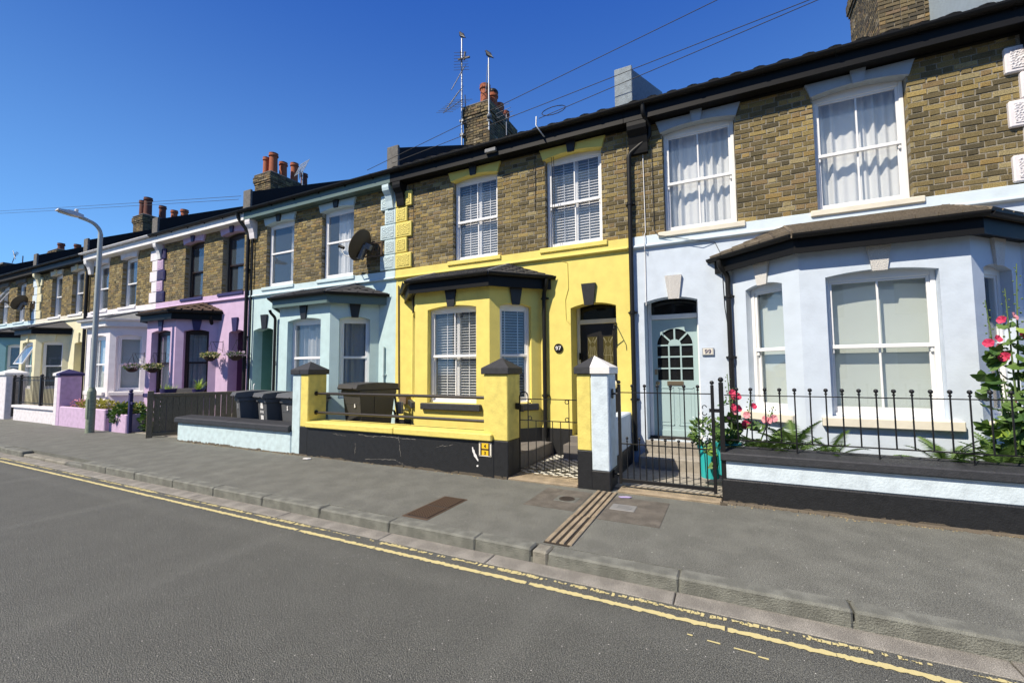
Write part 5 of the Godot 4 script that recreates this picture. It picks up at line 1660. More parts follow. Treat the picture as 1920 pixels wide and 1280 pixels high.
func roof_things() -> void:
	var t := thing("aerial_mast", "tall aerial mast with several antenna heads beside the brick chimney", "aerial", Vector3(-6.5, 7.9, -2.86))
	var m := M.new()
	m.tube([Vector3(-6.5, 7.75, -2.86), Vector3(-6.5, 10.98, -2.86)], 0.024, 10); part(t, "mast", m, MT.galv)
	m = M.new(); m.tube([Vector3(-6.42, 8.0, -3.0), Vector3(-6.42, 9.3, -2.9)], 0.015, 8); m.box(-6.56, 8.1, -3.0, -6.44, 8.16, -2.83); m.box(-6.56, 8.5, -3.0, -6.44, 8.56, -2.83); part(t, "bracket", m, MT.aerial)
	yagi(t, Vector3(-6.4, 10.1, -2.84), Vector3(-0.25, -0.9, 0.35).normalized(), 9, 0.13, 0.10, Vector3(0.85, 0.0, 0.5).normalized())
	yagi(t, Vector3(-6.5, 10.0, -2.84), Vector3(0.35, 0.15, 0.6).normalized(), 7, 0.22, 0.09, Vector3(0.8, 0.1, -0.5).normalized())
	yagi(t, Vector3(-6.45, 9.15, -2.84), Vector3(-0.4, -0.62, 0.5).normalized(), 8, 0.30, 0.10, Vector3(0.8, 0.05, -0.4).normalized())
	yagi(t, Vector3(-6.55, 9.45, -2.84), Vector3(-0.3, -0.7, 0.3).normalized(), 7, 0.24, 0.11, Vector3(0.85, 0.1, 0.4).normalized())
	m = M.new(); m.X = Transform3D(Basis(Vector3.BACK, -0.12), Vector3(-6.42, 10.32, -2.8)); m.box(-0.17, -0.02, -0.02, 0.22, 0.02, 0.02); m.box(0.02, -0.05, -0.02, 0.06, 0.18, 0.02); part(t, "antenna_bar", m, MT.black_pipe)
	bird("dark bird perched on the taller aerial mast", Vector3(-6.5, 10.98, -2.86), 2.9)
	t = thing("aerial_mast", "short aerial pole at the front corner of the brick chimney", "aerial", Vector3(-5.63, 8.2, -2.88))
	m = M.new(); m.tube([Vector3(-5.63, 8.05, -2.88), Vector3(-5.63, 10.12, -2.88)], 0.022, 10); part(t, "mast", m, MT.galv)
	m = M.new(); m.tube([Vector3(-5.66, 9.95, -2.88), Vector3(-5.95, 9.05, -3.2)], 0.010, 6); part(t, "stay", m, MT.galv)
	m = M.new(); m.ball(Vector3(-5.60, 8.42, -2.84), 0.07); m.box(-5.68, 8.3, -3.0, -5.58, 8.36, -2.84); part(t, "bracket", m, MT.lead)
	bird("dark bird perched on the shorter chimney pole", Vector3(-5.63, 10.12, -2.88), 3.2)
	t = thing("roof_aerial", "small dark antenna poking above the yellow house gutter", "aerial", Vector3(-5.0, 7.4, -2.4))
	m = M.new(); m.tube([Vector3(-4.95, 7.3, -2.6), Vector3(-4.95, 8.15, -2.6)], 0.015, 8); part(t, "mast", m, MT.aerial)
	yagi(t, Vector3(-4.95, 8.0, -2.6), Vector3(0, 0.5, 0.5).normalized(), 4, 0.26, 0.10, Vector3(0.95, 0.05, 0.1).normalized())
	t = thing("roof_aerial", "white grid aerial behind the turquoise house chimney pots", "aerial", Vector3(-14, 8, -3))
	m = M.new(); m.tube([Vector3(-13.55, 7.7, -3.2), Vector3(-13.55, 8.7, -3.2)], 0.018, 8); part(t, "mast", m, MT.galv)
	m = M.new()
	for k in 7: m.tube([Vector3(-13.85 + k * 0.1, 8.55, -3.1 + k * 0.02), Vector3(-13.65 + k * 0.1, 9.0, -3.2 + k * 0.02)], 0.009, 5)
	for q in [0.05, 0.5, 0.95]: m.tube([Vector3(-13.85 + q * 0.2, 8.55 + q * 0.45, -3.1 - q * 0.1), Vector3(-13.25 + q * 0.2, 8.55 + q * 0.45, -2.98 - q * 0.1)], 0.011, 5)
	part(t, "grid", m, MT.galv)
	yagi(t, Vector3(-13.6, 8.5, -3.1), Vector3(0.75, -0.2, 0.5).normalized(), 8, 0.14, 0.10, Vector3(0.1, 0.9, 0.1).normalized())
	t = thing("roof_aerial", "thin aerial with long boom above the farthest roofs", "aerial", Vector3(-39.3, 8, -3.2))
	m = M.new(); m.tube([Vector3(-39.0, 6.6, -3.2), Vector3(-39.0, 8.75, -3.2)], 0.03, 8); part(t, "mast", m, MT.aerial)
	yagi(t, Vector3(-40.4, 8.95, -3.2), Vector3(0.95, -0.1, 0.2).normalized(), 9, 0.10, 0.32, Vector3(0.1, 0.5, 0.7).normalized())
	m = M.new(); m.tube([Vector3(-40.7, 9.3, -3.2), Vector3(-40.2, 8.7, -3.2)], 0.02, 6); m.tube([Vector3(-40.7, 8.5, -3.2), Vector3(-40.2, 9.0, -3.2)], 0.02, 6); part(t, "reflector", m, MT.aerial)
	# overhead wires
	wire("overhead telephone wire rising from the turquoise house eaves", Vector3(-6.91, 5.86, 0.3), Vector3(-0.06, 6.75, 0.62), 34.0)
	wire("overhead telephone wire rising from the yellow house corner bracket", Vector3(-6.2, 5.86, 0.3), Vector3(1.05, 6.42, 0.5), 30.0)
	wire("overhead telephone wire looped at the yellow house gutter", Vector3(-2.84, 5.93, 0.3), Vector3(1.14, 6.36, 0.5), 30.0)
	wire("upper of the two wires above the far rooftops", Vector3(-11.2, 6.05, 0.4), Vector3(-34.0, 9.6, 0.2), -60.0)
	wire("lower of the two wires above the far rooftops", Vector3(-11.3, 5.98, 0.4), Vector3(-34.0, 9.4, 0.4), -60.0)
	t = thing("wire_bracket", "pale metal wire bracket on the yellow house gutter", "bracket", Vector3(-2.85, 5.7, 0.3))
	m = M.new(); m.tube([Vector3(-2.87, 5.95, 0.34), Vector3(-2.87, 5.78, 0.36), Vector3(-2.80, 5.66, 0.36), Vector3(-2.76, 5.60, 0.24)], 0.012, 7); part(t, "arm", m, MT.galv)
	m = M.new()
	var lp := []
	for k in 14:
		var a := TAU * k / 13.0
		lp.append(Vector3(-2.55 + 0.22 * cos(a + PI), 5.98 + 0.07 * sin(a), 0.33))
	m.tube(lp, 0.007, 5); part(t, "loop", m, MT.black_pipe)


func wire(label: String, a: Vector3, b: Vector3, xend: float) -> void:
	var d := b - a
	var e := a + d * ((xend - a.x) / d.x)
	var m := M.new()
	var pts := []
	for k in 21:
		var t := k / 20.0
		pts.append(a.lerp(e, t) - Vector3(0, 0.9 * t * (1.0 - t) * 0.35, 0))
	m.tube(pts, 0.0055, 6)
	single("overhead_wire", m, MT.wire, label, "wire")


# ---------------------------------------------------------------- plants
var leaf_meshes := {}


func leaf_mesh(kind: String, mk: String) -> Mesh:
	var key := kind + mk
	if leaf_meshes.has(key): return leaf_meshes[key]
	var m := M.new()
	match kind:
		"lobed":  # hollyhock leaf: five shallow lobes, cupped
			var prev := Vector3.ZERO
			var n := 20
			for k in n + 1:
				var a := TAU * k / n
				var rr := 0.5 + 0.10 * cos(a * 5.0) - 0.15 * pow(maxf(0.0, -cos(a)), 6)
				var p := Vector3(cos(a) * rr + 0.32, 0.06 * cos(a * 5.0) + 0.12 * rr * rr, sin(a) * rr)
				if k > 0: m.tn(Vector3(0.06, 0, 0), prev, p, Vector3.UP)
				prev = p
		"blade":
			for k in 6:
				var t0 := k / 6.0; var t1 := (k + 1) / 6.0
				var w0 := 0.03 * (1.0 - t0 * 0.95); var w1 := 0.03 * (1.0 - t1 * 0.95)
				var p0 := Vector3(t0 * 0.75, t0 * 1.0 - 0.62 * t0 * t0, 0); var p1 := Vector3(t1 * 0.75, t1 * 1.0 - 0.62 * t1 * t1, 0)
				m.qn(p0 - Vector3(0, 0, w0), p1 - Vector3(0, 0, w1), p1 + Vector3(0, 0, w1), p0 + Vector3(0, 0, w0), Vector3.UP)
		"small":
			for s in [-1.0, 1.0]:
				m.tn(Vector3(0, 0, 0), Vector3(0.5, 0.08, s * 0.28), Vector3(1.0, 0, 0), Vector3.UP)
		"frond":  # fern frond with pinnae
			for k in 24:
				var t := k / 24.0
				var p := Vector3(t, 0.75 * t - 0.62 * t * t, 0)
				var ln := 0.20 * sin(PI * (0.12 + 0.86 * t)) + 0.015
				for s in [-1.0, 1.0]:
					m.tn(p - Vector3(0.016, 0, 0), p + Vector3(0.016, 0.01, 0), p + Vector3(0.06, -0.03, s * ln), Vector3.UP)
			for k in 8:
				var t0 := k / 8.0; var t1 := (k + 1) / 8.0
				m.qn(Vector3(t0, 0.75 * t0 - 0.62 * t0 * t0 + 0.002, -0.006), Vector3(t1, 0.75 * t1 - 0.62 * t1 * t1 + 0.002, -0.004), Vector3(t1, 0.75 * t1 - 0.62 * t1 * t1 + 0.002, 0.004), Vector3(t0, 0.75 * t0 - 0.62 * t0 * t0 + 0.002, 0.006), Vector3.UP)
		"flower":  # five broad petals opening from a throat
			for k in 5:
				var a := TAU * k / 5.0
				var prev := []
				for q in 5:
					var b := a + (q - 2) * 0.36
					var rr := 0.5 * (1.0 - 0.06 * absf(q - 2))
					prev.append(Vector3(cos(b) * rr, 0.20 + 0.05 * sin(q * 2.0) + 0.02 * (k % 2), sin(b) * rr))
				for q in 4: m.tn(Vector3(0, 0.0, 0), prev[q], prev[q + 1], Vector3.UP)
	leaf_meshes[key] = m.mesh(MT[mk])
	return leaf_meshes[key]


func aim(dir: Vector3, roll := 0.0) -> Basis:
	# local x along dir, y upwards as far as it can be
	var x := dir.normalized()
	var z := x.cross(Vector3.UP)
	if z.length() < 0.01: z = Vector3.BACK
	z = z.normalized()
	return Basis(x, z.cross(x), z) * Basis(Vector3.RIGHT, roll)


func hollyhock(label: String, at: Vector3, stems: Array, leaves: int, seed_: int, pale: float) -> void:
	var r := RandomNumberGenerator.new(); r.seed = seed_
	var t := thing("hollyhock", label, "plant", at)
	for s in stems:  # [dx, dz, height, flowers]
		var m := M.new()
		var tip := at + Vector3(s[0], s[2], s[1])
		var base := at + Vector3(s[0] * 0.4, 0, s[1] * 0.4)
		m.tube([base, base.lerp(tip, 0.5) + Vector3(r.randf_range(-0.03, 0.03), 0, 0.02), tip], [0.013, 0.009, 0.004], 7)
		for k in 16:  # buds up the spire
			var q: float = 0.68 + 0.32 * k / 16.0
			var a := k * 2.4
			m.ball(base.lerp(tip, q) + Vector3(cos(a), 0.3, sin(a)) * 0.028, 0.014 * (1.5 - q), 6)
		part(t, "stem", m, MT.stem)
		for k in int(s[3]):
			var q: float = r.randf_range(0.62, 0.93)
			var a := r.randf_range(-0.6, 2.8)
			var d := Vector3(cos(a), 0.1, sin(a))
			var sz := r.randf_range(0.075, 0.105)
			var nrm := (d + Vector3(-0.3, 0.3, 0.6)).normalized()
			var bs := Basis(nrm.cross(Vector3.UP).normalized(), nrm, nrm.cross(Vector3.UP).normalized().cross(nrm))
			piece(t, "flower", leaf_mesh("flower", "petal_pale" if r.randf() < pale else "petal"), Transform3D(bs.scaled(Vector3.ONE * sz), base.lerp(tip, q) + d * 0.045))
	for k in leaves:
		var s: Array = stems[r.randi_range(0, stems.size() - 1)]
		var q := pow(r.randf(), 0.75) * 0.74
		var base := at + Vector3(s[0] * (0.4 + 0.6 * q), s[2] * q, s[1] * (0.4 + 0.6 * q))
		var a := r.randf_range(0, TAU)
		var d := Vector3(cos(a), r.randf_range(0.0, 0.5), sin(a)).normalized()
		var reach := r.randf_range(0.06, 0.20) * (1.1 - q)
		var sz := r.randf_range(0.13, 0.24) * (1.15 - 0.6 * q)
		var mk := "leaf" if r.randf() < 0.62 else ("leaf_dark" if r.randf() < 0.7 else "leaf_lime")
		var tilt := aim(Vector3(d.x, r.randf_range(-1.1, 0.25), d.z), r.randf_range(-0.8, 0.8))
		piece(t, "leaf", leaf_mesh("lobed", mk), Transform3D(tilt.scaled(Vector3.ONE * sz), base + d * reach))


func fern(label: String, at: Vector3, n: int, size: float, seed_: int) -> void:
	var r := RandomNumberGenerator.new(); r.seed = seed_
	var t := thing("fern", label, "plant", at)
	for k in n:
		var a := TAU * k / n + r.randf_range(-0.25, 0.25)
		var s := size * r.randf_range(0.7, 1.1)
		var bs := Basis(Vector3.UP, a) * Basis(Vector3.BACK, r.randf_range(0.15, 0.95))
		piece(t, "frond", leaf_mesh("frond", "fern" if r.randf() < 0.75 else "leaf"), Transform3D(bs.scaled(Vector3.ONE * s), at + Vector3(0, 0.02, 0)))


func tuft(parent: Node3D, at: Vector3, n: int, size: float, mk: String, seed_: int, spread := 1.0) -> void:
	var r := RandomNumberGenerator.new(); r.seed = seed_
	var m := M.new()
	for k in n:
		var a := r.randf() * TAU
		m.X = Transform3D((Basis(Vector3.UP, a) * Basis(Vector3.BACK, r.randf_range(-0.25, 0.55))).scaled(Vector3.ONE * size * r.randf_range(0.6, 1.1)), at + Vector3(r.randf_range(-1, 1), 0, r.randf_range(-1, 1)) * 0.05 * spread)
		for q in 5:
			var t0 := q / 5.0; var t1 := (q + 1) / 5.0
			var w0 := 0.03 * (1.0 - t0 * 0.95); var w1 := 0.03 * (1.0 - t1 * 0.95)
			var p0 := Vector3(t0 * 0.7, t0 * 1.0 - 0.55 * t0 * t0, 0); var p1 := Vector3(t1 * 0.7, t1 * 1.0 - 0.55 * t1 * t1, 0)
			m.qn(p0 - Vector3(0, 0, w0), p1 - Vector3(0, 0, w1), p1 + Vector3(0, 0, w1), p0 + Vector3(0, 0, w0), Vector3.UP)
	m.X = Transform3D.IDENTITY
	part(parent, "blades", m, MT[mk]).set_meta("kind", "stuff")


func foliage(parent: Node3D, called: String, at: Vector3, ext: Vector3, n: int, sz: float, mk: String, seed_: int) -> void:
	var r := RandomNumberGenerator.new(); r.seed = seed_
	var m := M.new()
	for k in n:
		var p := Vector3(r.randf_range(-1, 1), r.randf_range(-1, 1), r.randf_range(-1, 1))
		if p.length() > 1.0: p = p.normalized() * r.randf_range(0.7, 1.05)
		var d := (p + Vector3(r.randf_range(-1, 1), r.randf_range(-0.3, 1), r.randf_range(-1, 1)) * 0.7).normalized()
		var s := sz * r.randf_range(0.6, 1.3)
		m.X = Transform3D(aim(d, r.randf_range(-1.5, 1.5)).scaled(Vector3.ONE * s), at + p * ext)
		for q in [-1.0, 1.0]: m.tn(Vector3.ZERO, Vector3(0.5, 0.1, q * 0.34), Vector3(1.0, -0.05, 0), Vector3.UP)
	m.X = Transform3D.IDENTITY
	part(parent, called, m, MT[mk]).set_meta("kind", "stuff")


func hanging_basket(label: String, at: Vector3, wall: Vector3, flower: String, seed_: int) -> void:
	var t := thing("hanging_basket", label, "hanging basket", at, "hanging baskets on the lilac house")
	var m := M.new()
	m.lathe([Vector2(0, -0.13), Vector2(0.06, -0.125), Vector2(0.12, -0.08), Vector2(0.15, 0.0), Vector2(0.14, 0.0), Vector2(0, -0.02)], at, 18)
	part(t, "bowl", m, MT.basket)
	m = M.new()
	for k in 3: m.tube([at + Vector3(cos(k * 2.1) * 0.14, 0, sin(k * 2.1) * 0.14), at + Vector3(0, 0.36, 0)], 0.004, 5)
	part(t, "chain", m, MT.wire)
	m = M.new()
	m.tube([Vector3(wall.x, at.y + 0.40, wall.z), at + Vector3(0, 0.40, 0), at + Vector3(0, 0.36, 0)], 0.007, 6)
	m.tube([Vector3(wall.x, at.y + 0.12, wall.z), Vector3(wall.x, at.y + 0.44, wall.z)], 0.009, 6)
	m.tube([Vector3(wall.x, at.y + 0.16, wall.z), at.lerp(wall, 0.45) + Vector3(0, 0.24, 0), at.lerp(wall, 0.2) + Vector3(0, 0.40, 0)], 0.005, 6)
	part(t, "bracket", m, MT.iron_black)
	foliage(t, "leaves", at + Vector3(0, 0.02, 0), Vector3(0.20, 0.07, 0.20), 160, 0.055, "leaf_dark", seed_)
	foliage(t, "flowers", at + Vector3(0, 0.04, 0), Vector3(0.22, 0.07, 0.22), 170, 0.05, flower, seed_ + 1)


func plants() -> void:
	hollyhock("tall red hollyhocks climbing past the pale blue bay's side window", Vector3(2.53, 0.22, 1.07), [[-0.13, 0.0, 1.95, 3], [0.0, 0.05, 2.05, 3], [0.12, 0.0, 2.3, 4], [-0.08, 0.10, 1.15, 1], [0.06, 0.16, 1.3, 1], [0.28, 0.1, 1.9, 2], [0.5, 0.05, 2.3, 3]], 220, 11, 0.15)
	hollyhock("pink hollyhock beside the iron gate post, above the turquoise pot", Vector3(0.02, 0.2, 1.22), [[-0.02, 0.05, 1.22, 5], [0.04, -0.05, 1.05, 3], [0.22, 0.02, 0.95, 4], [0.46, 0.0, 0.84, 3]], 46, 12, 0.5)
	fern("fern arching over the black coping near the gate end", Vector3(0.36, 0.36, 1.30), 15, 0.52, 21)
	fern("fern standing in front of the bay's left corner", Vector3(0.66, 0.36, 1.28), 14, 0.58, 22)
	fern("small fern under the pale bay window sill", Vector3(1.0, 0.40, 1.32), 11, 0.42, 23)
	fern("fern beside the hollyhocks, below the bay's right corner", Vector3(1.95, 0.36, 1.30), 14, 0.52, 24)
	fern("dense fern at the foot of the tall hollyhocks", Vector3(2.36, 0.36, 1.34), 17, 0.54, 25)
	var t := thing("flower_pot", "turquoise glazed pot of bushy white flowers on the path by the gate", "flower pot", Vector3(-0.24, 0.02, 1.0))
	var m := M.new()
	m.lathe([Vector2(0, 0), Vector2(0.105, 0), Vector2(0.13, 0.36), Vector2(0.145, 0.37), Vector2(0.145, 0.42), Vector2(0.125, 0.42), Vector2(0.12, 0.37), Vector2(0, 0.36)], Vector3(-0.24, 0.10, 1.0), 24)
	part(t, "pot", m, MT.turq_pot)
	foliage(t, "leaves", Vector3(-0.26, 0.66, 1.0), Vector3(0.19, 0.17, 0.17), 240, 0.075, "leaf", 31)
	foliage(t, "flowers", Vector3(-0.28, 0.74, 1.02), Vector3(0.20, 0.17, 0.17), 60, 0.035, "white_gloss", 32)
	t = thing("flower_pot", "second turquoise pot half hidden behind the gate post", "flower pot", Vector3(0.0, 0.2, 1.25))
	m = M.new()
	m.lathe([Vector2(0, 0), Vector2(0.11, 0), Vector2(0.135, 0.32), Vector2(0.15, 0.33), Vector2(0.15, 0.38), Vector2(0.13, 0.38), Vector2(0, 0.33)], Vector3(-0.02, 0.22, 1.30), 24)
	part(t, "pot", m, MT.turq_pot)
	foliage(t, "leaves", Vector3(-0.02, 0.62, 1.30), Vector3(0.14, 0.10, 0.14), 120, 0.08, "leaf_dark", 33)
	# planters of the purple house
	t = thing("planting", "grassy trailing plants spilling over the small lilac planter", "plant", Vector3(-13.7, 0.45, 1.5))
	foliage(t, "leaves", Vector3(-13.72, 0.53, 1.50), Vector3(0.44, 0.14, 0.27), 700, 0.09, "leaf", 41)
	foliage(t, "trailing_leaves", Vector3(-13.85, 0.40, 1.74), Vector3(0.22, 0.18, 0.06), 220, 0.08, "leaf_dark", 42)
	foliage(t, "dry_tips", Vector3(-13.72, 0.60, 1.50), Vector3(0.44, 0.14, 0.27), 160, 0.07, "leaf_yellow", 43)
	t = thing("planting", "dry grass and small flowers in the long lilac planter", "plant", Vector3(-15.6, 0.54, 1.5))
	foliage(t, "leaves", Vector3(-15.4, 0.60, 1.5), Vector3(1.0, 0.12, 0.2), 420, 0.09, "leaf_yellow", 44)
	foliage(t, "flowers", Vector3(-16.3, 0.64, 1.55), Vector3(0.5, 0.10, 0.16), 90, 0.06, "petal_pale", 45)
	t = thing("shrub", "leafy shrub in the gap between lilac planter and board fence", "shrub", Vector3(-12.75, 0, 1.0))
	foliage(t, "leaves", Vector3(-12.9, 0.28, 1.2), Vector3(0.4, 0.28, 0.4), 600, 0.09, "leaf", 46)
	foliage(t, "dark_leaves", Vector3(-13.0, 0.45, 0.9), Vector3(0.35, 0.42, 0.3), 420, 0.10, "leaf_dark", 47)
	t = thing("grass_pot", "dark pot of short lime grass at the fence's street end", "flower pot", Vector3(-12.2, 0.9, 1.55))
	m = M.new(); m.lathe([Vector2(0, 0), Vector2(0.12, 0), Vector2(0.17, 0.26), Vector2(0.15, 0.26), Vector2(0, 0.22)], Vector3(-12.05, 0.83, 1.45), 18); m.tube([Vector3(-12.05, 0, 1.45), Vector3(-12.05, 0.84, 1.45)], 0.09, 12)
	part(t, "pot", m, MT.navy)
	tuft(t, Vector3(-12.05, 1.06, 1.45), 60, 0.22, "leaf_lime", 48, 2.2)
	t = thing("grass_pot", "pot of long spiky lime leaves behind the board fence", "flower pot", Vector3(-12.35, 0.9, 0.9))
	m = M.new(); m.lathe([Vector2(0, 0), Vector2(0.09, 0), Vector2(0.13, 0.2), Vector2(0.11, 0.2), Vector2(0, 0.16)], Vector3(-11.75, 0.86, 0.95), 18); m.tube([Vector3(-11.75, 0, 0.95), Vector3(-11.75, 0.87, 0.95)], 0.07, 12)
	part(t, "pot", m, MT.navy)
	tuft(t, Vector3(-11.75, 1.03, 0.95), 34, 0.42, "leaf_lime", 49, 0.6)
	hanging_basket("cream flowered hanging basket by the lilac house's downpipe", Vector3(-12.48, 1.90, 0.30), Vector3(-12.44, 1.9, 0.0), "petal_cream", 51)
	hanging_basket("mauve flowered hanging basket beside the dark lilac porch", Vector3(-11.36, 1.90, 0.30), Vector3(-11.42, 1.9, 0.0), "petal_mauve", 53)
	hanging_basket("cream flowered hanging basket on the lilac bay pier", Vector3(-13.86, 1.60, 0.98), Vector3(-13.84, 1.6, 0.70), "petal_cream", 55)
	hanging_basket("mauve flowered hanging basket on the far corner of the lilac bay", Vector3(-14.95, 1.62, 0.98), Vector3(-14.97, 1.6, 0.70), "petal_mauve", 57)
	# straw and weeds along the wall feet
	var st := M.new()
	var r := RandomNumberGenerator.new(); r.seed = 5
	for k in 900:
		var x := r.randf_range(-10.8, 3.6)
		if x > -2.75 and x < -0.1: continue
		if r.randf() > (0.9 if x > 0.0 and fmod(x, 1.1) < 0.5 else 0.35): continue
		var zb := 1.75 if x > -0.1 else (1.815 if x > -6.7 else 1.855)
		var p := Vector3(x, 0.004, zb + absf(r.randfn(0, 0.03)))
		var a := r.randf_range(0, TAU)
		var l := r.randf_range(0.015, 0.07)
		var d := Vector3(cos(a), r.randf_range(0.0, 0.25), sin(a) * 0.5) * l
		var s := Vector3(-sin(a), 0, cos(a)) * r.randf_range(0.0015, 0.004)
		st.qn(p - s, p + s, p + d + s * 0.4, p + d - s * 0.4, Vector3.UP)
	for k in 520:
		var x := r.randf_range(-10.8, 3.6)
		if x > -2.75 and x < -0.1: continue
		var zb := 1.75 if x > -0.1 else (1.81 if x > -6.7 else 1.85)
		var p := Vector3(x, 0.0, zb + absf(r.randfn(0, 0.05)))
		var s := r.randf_range(0.002, 0.007)
		st.box(p.x - s, 0.0, p.z - s, p.x + s * r.randf_range(0.5, 1.5), s * 0.8, p.z + s)
	var dirt := M.new()
	var dx := -10.8
	var hprev := 0.02
	while dx < 3.6:
		var w := r.randf_range(0.01, 0.05)
		if dx < -2.75 or dx > -0.12:
			var zb := 1.735 if dx > -0.1 else (1.80 if dx > -6.7 else 1.83)
			var z1 := zb + 0.022 + absf(r.randfn(0, 0.02))
			dirt.hexa([Vector3(dx, -0.01, zb), Vector3(dx + w * 1.4, -0.01, zb), Vector3(dx + w, -0.01, z1), Vector3(dx + r.randf_range(-0.02, 0.02), -0.01, z1 + r.randf_range(-0.015, 0.015)), Vector3(dx, 0.022, zb), Vector3(dx + w * 1.4, 0.022, zb), Vector3(dx + w, 0.0025, z1), Vector3(dx, 0.0025, z1 - 0.01)])
			var zf := 1.7368 if dx > -0.088 else (1.8432 if dx > -6.7 else 1.8418)
			if dx > -3.10 and dx < -2.7: zf = 1.8362
			var h0 := hprev; var h1 := clampf(hprev + r.randfn(0, 0.009), 0.0, 0.04); hprev = h1
			if r.randf() < 0.9 and h0 + h1 > 0.008: dirt.qn(Vector3(dx, 0, zf), Vector3(dx + w, 0, zf), Vector3(dx + w, h1, zf), Vector3(dx, h0, zf), Vector3.BACK)
		dx += w
	structure("wall_foot_dirt", dirt, MT.dirt, "stuff").set_meta("label", "brown grit gathered along the foot of the garden walls")
	structure("litter_straw", st, MT.straw, "stuff").set_meta("label", "dry straw and grit along the wall feet")
	var gr := M.new()
	for k in 1500:
		var onroad := r.randf() < 0.7
		var p := Vector3(r.randf_range(-7, 3.5), -0.104 if onroad else 0.0, r.randf_range(4.2, 6.8) if onroad else r.randf_range(1.95, 3.6))
		var q := r.randf_range(0.0012, 0.0032)
		gr.tn(p + Vector3(-q, 0.001, q), p + Vector3(q * 1.2, 0.001, q * 0.6), p + Vector3(0, q, -q), Vector3.UP)
		gr.tn(p + Vector3(-q, 0.001, q), p + Vector3(0, q, -q), p + Vector3(-q * 1.4, 0.001, -q * 0.4), Vector3.UP)
	structure("loose_grit", gr, MT.grit, "stuff").set_meta("label", "pale stone chips and grit on road and pavement")
	# bits of litter
	m = M.new()
	m.X = Transform3D(Basis(Vector3.UP, 0.4), Vector3(-1.11, 0.006, 2.02))
	m.prism(PackedVector2Array([Vector2(-0.07, -0.02), Vector2(0.02, -0.03), Vector2(0.08, -0.005), Vector2(0.05, 0.03), Vector2(-0.05, 0.025)]), Vector3(0, 0.004, 0), Vector3.RIGHT, Vector3(0, 0, 1), Vector3(0, 0.006, 0))
	single("wrapper", m, MT.wrapper, "crumpled lilac and white wrapper near the drain channel", "litter")
	m = M.new()
	m.X = Transform3D(Basis(Vector3.UP, 0.2), Vector3(-6.42, 0.006, 2.05))
	m.prism(PackedVector2Array([Vector2(-0.07, -0.03), Vector2(0.05, -0.035), Vector2(0.08, 0.0), Vector2(0.04, 0.03), Vector2(-0.06, 0.028)]), Vector3(0, 0.004, 0), Vector3.RIGHT, Vector3(0, 0, 1), Vector3(0, 0.012, 0))
	single("paper_scrap", m, MT.white_paint, "white paper scrap on the pavement before the black wall", "litter")


func opposite_row() -> void:
	# the houses across the road: only the window panes mirror them
	for k in 5:
		var x0 := -16.0 + k * 6.2
		var t := thing("opposite_house", ["brown brick house across the road, mirrored in the windows", "cream house across the road, mirrored in the windows", "red brick house across the road, mirrored in the windows", "grey rendered house across the road, mirrored in the windows", "tan brick house across the road, mirrored in the windows"][k], "house", Vector3(x0 + 3, 0, 19))
		var m := M.new(); m.box(x0, -0.1, 17.6, x0 + 6.16, 5.6, 25.0)
		part(t, "wall", m, MT[["far_brick", "cream", "far_brick", "white_wall", "far_brick"][k]])
		m = M.new()
		m.prism(PackedVector2Array([Vector2(17.2, 5.6), Vector2(25.4, 5.6), Vector2(21.3, 8.2)]), Vector3(x0, 0, 0), Vector3(0, 0, 1), Vector3.UP, Vector3(6.18, 0, 0))
		part(t, "roof", m, MT.slate)
		m = M.new(); m.box(x0 + 0.2, 7.4, 20.6, x0 + 1.0, 9.2, 22.0)
		part(t, "chimney", m, MT.far_brick)
		for w in [[1.0, 0.9], [3.8, 0.9], [1.0, 3.6], [3.8, 3.6]]:
			m = M.new(); m.box(x0 + w[0], w[1], 17.55, x0 + w[0] + 1.2, w[1] + 1.6, 17.62)
			var f := part(t, "window", m, MT.upvc)
			m = M.new(); m.box(x0 + w[0] + 0.08, w[1] + 0.08, 17.53, x0 + w[0] + 1.12, w[1] + 1.52, 17.549)
			part(f, "pane", m, MT.glass_dark)


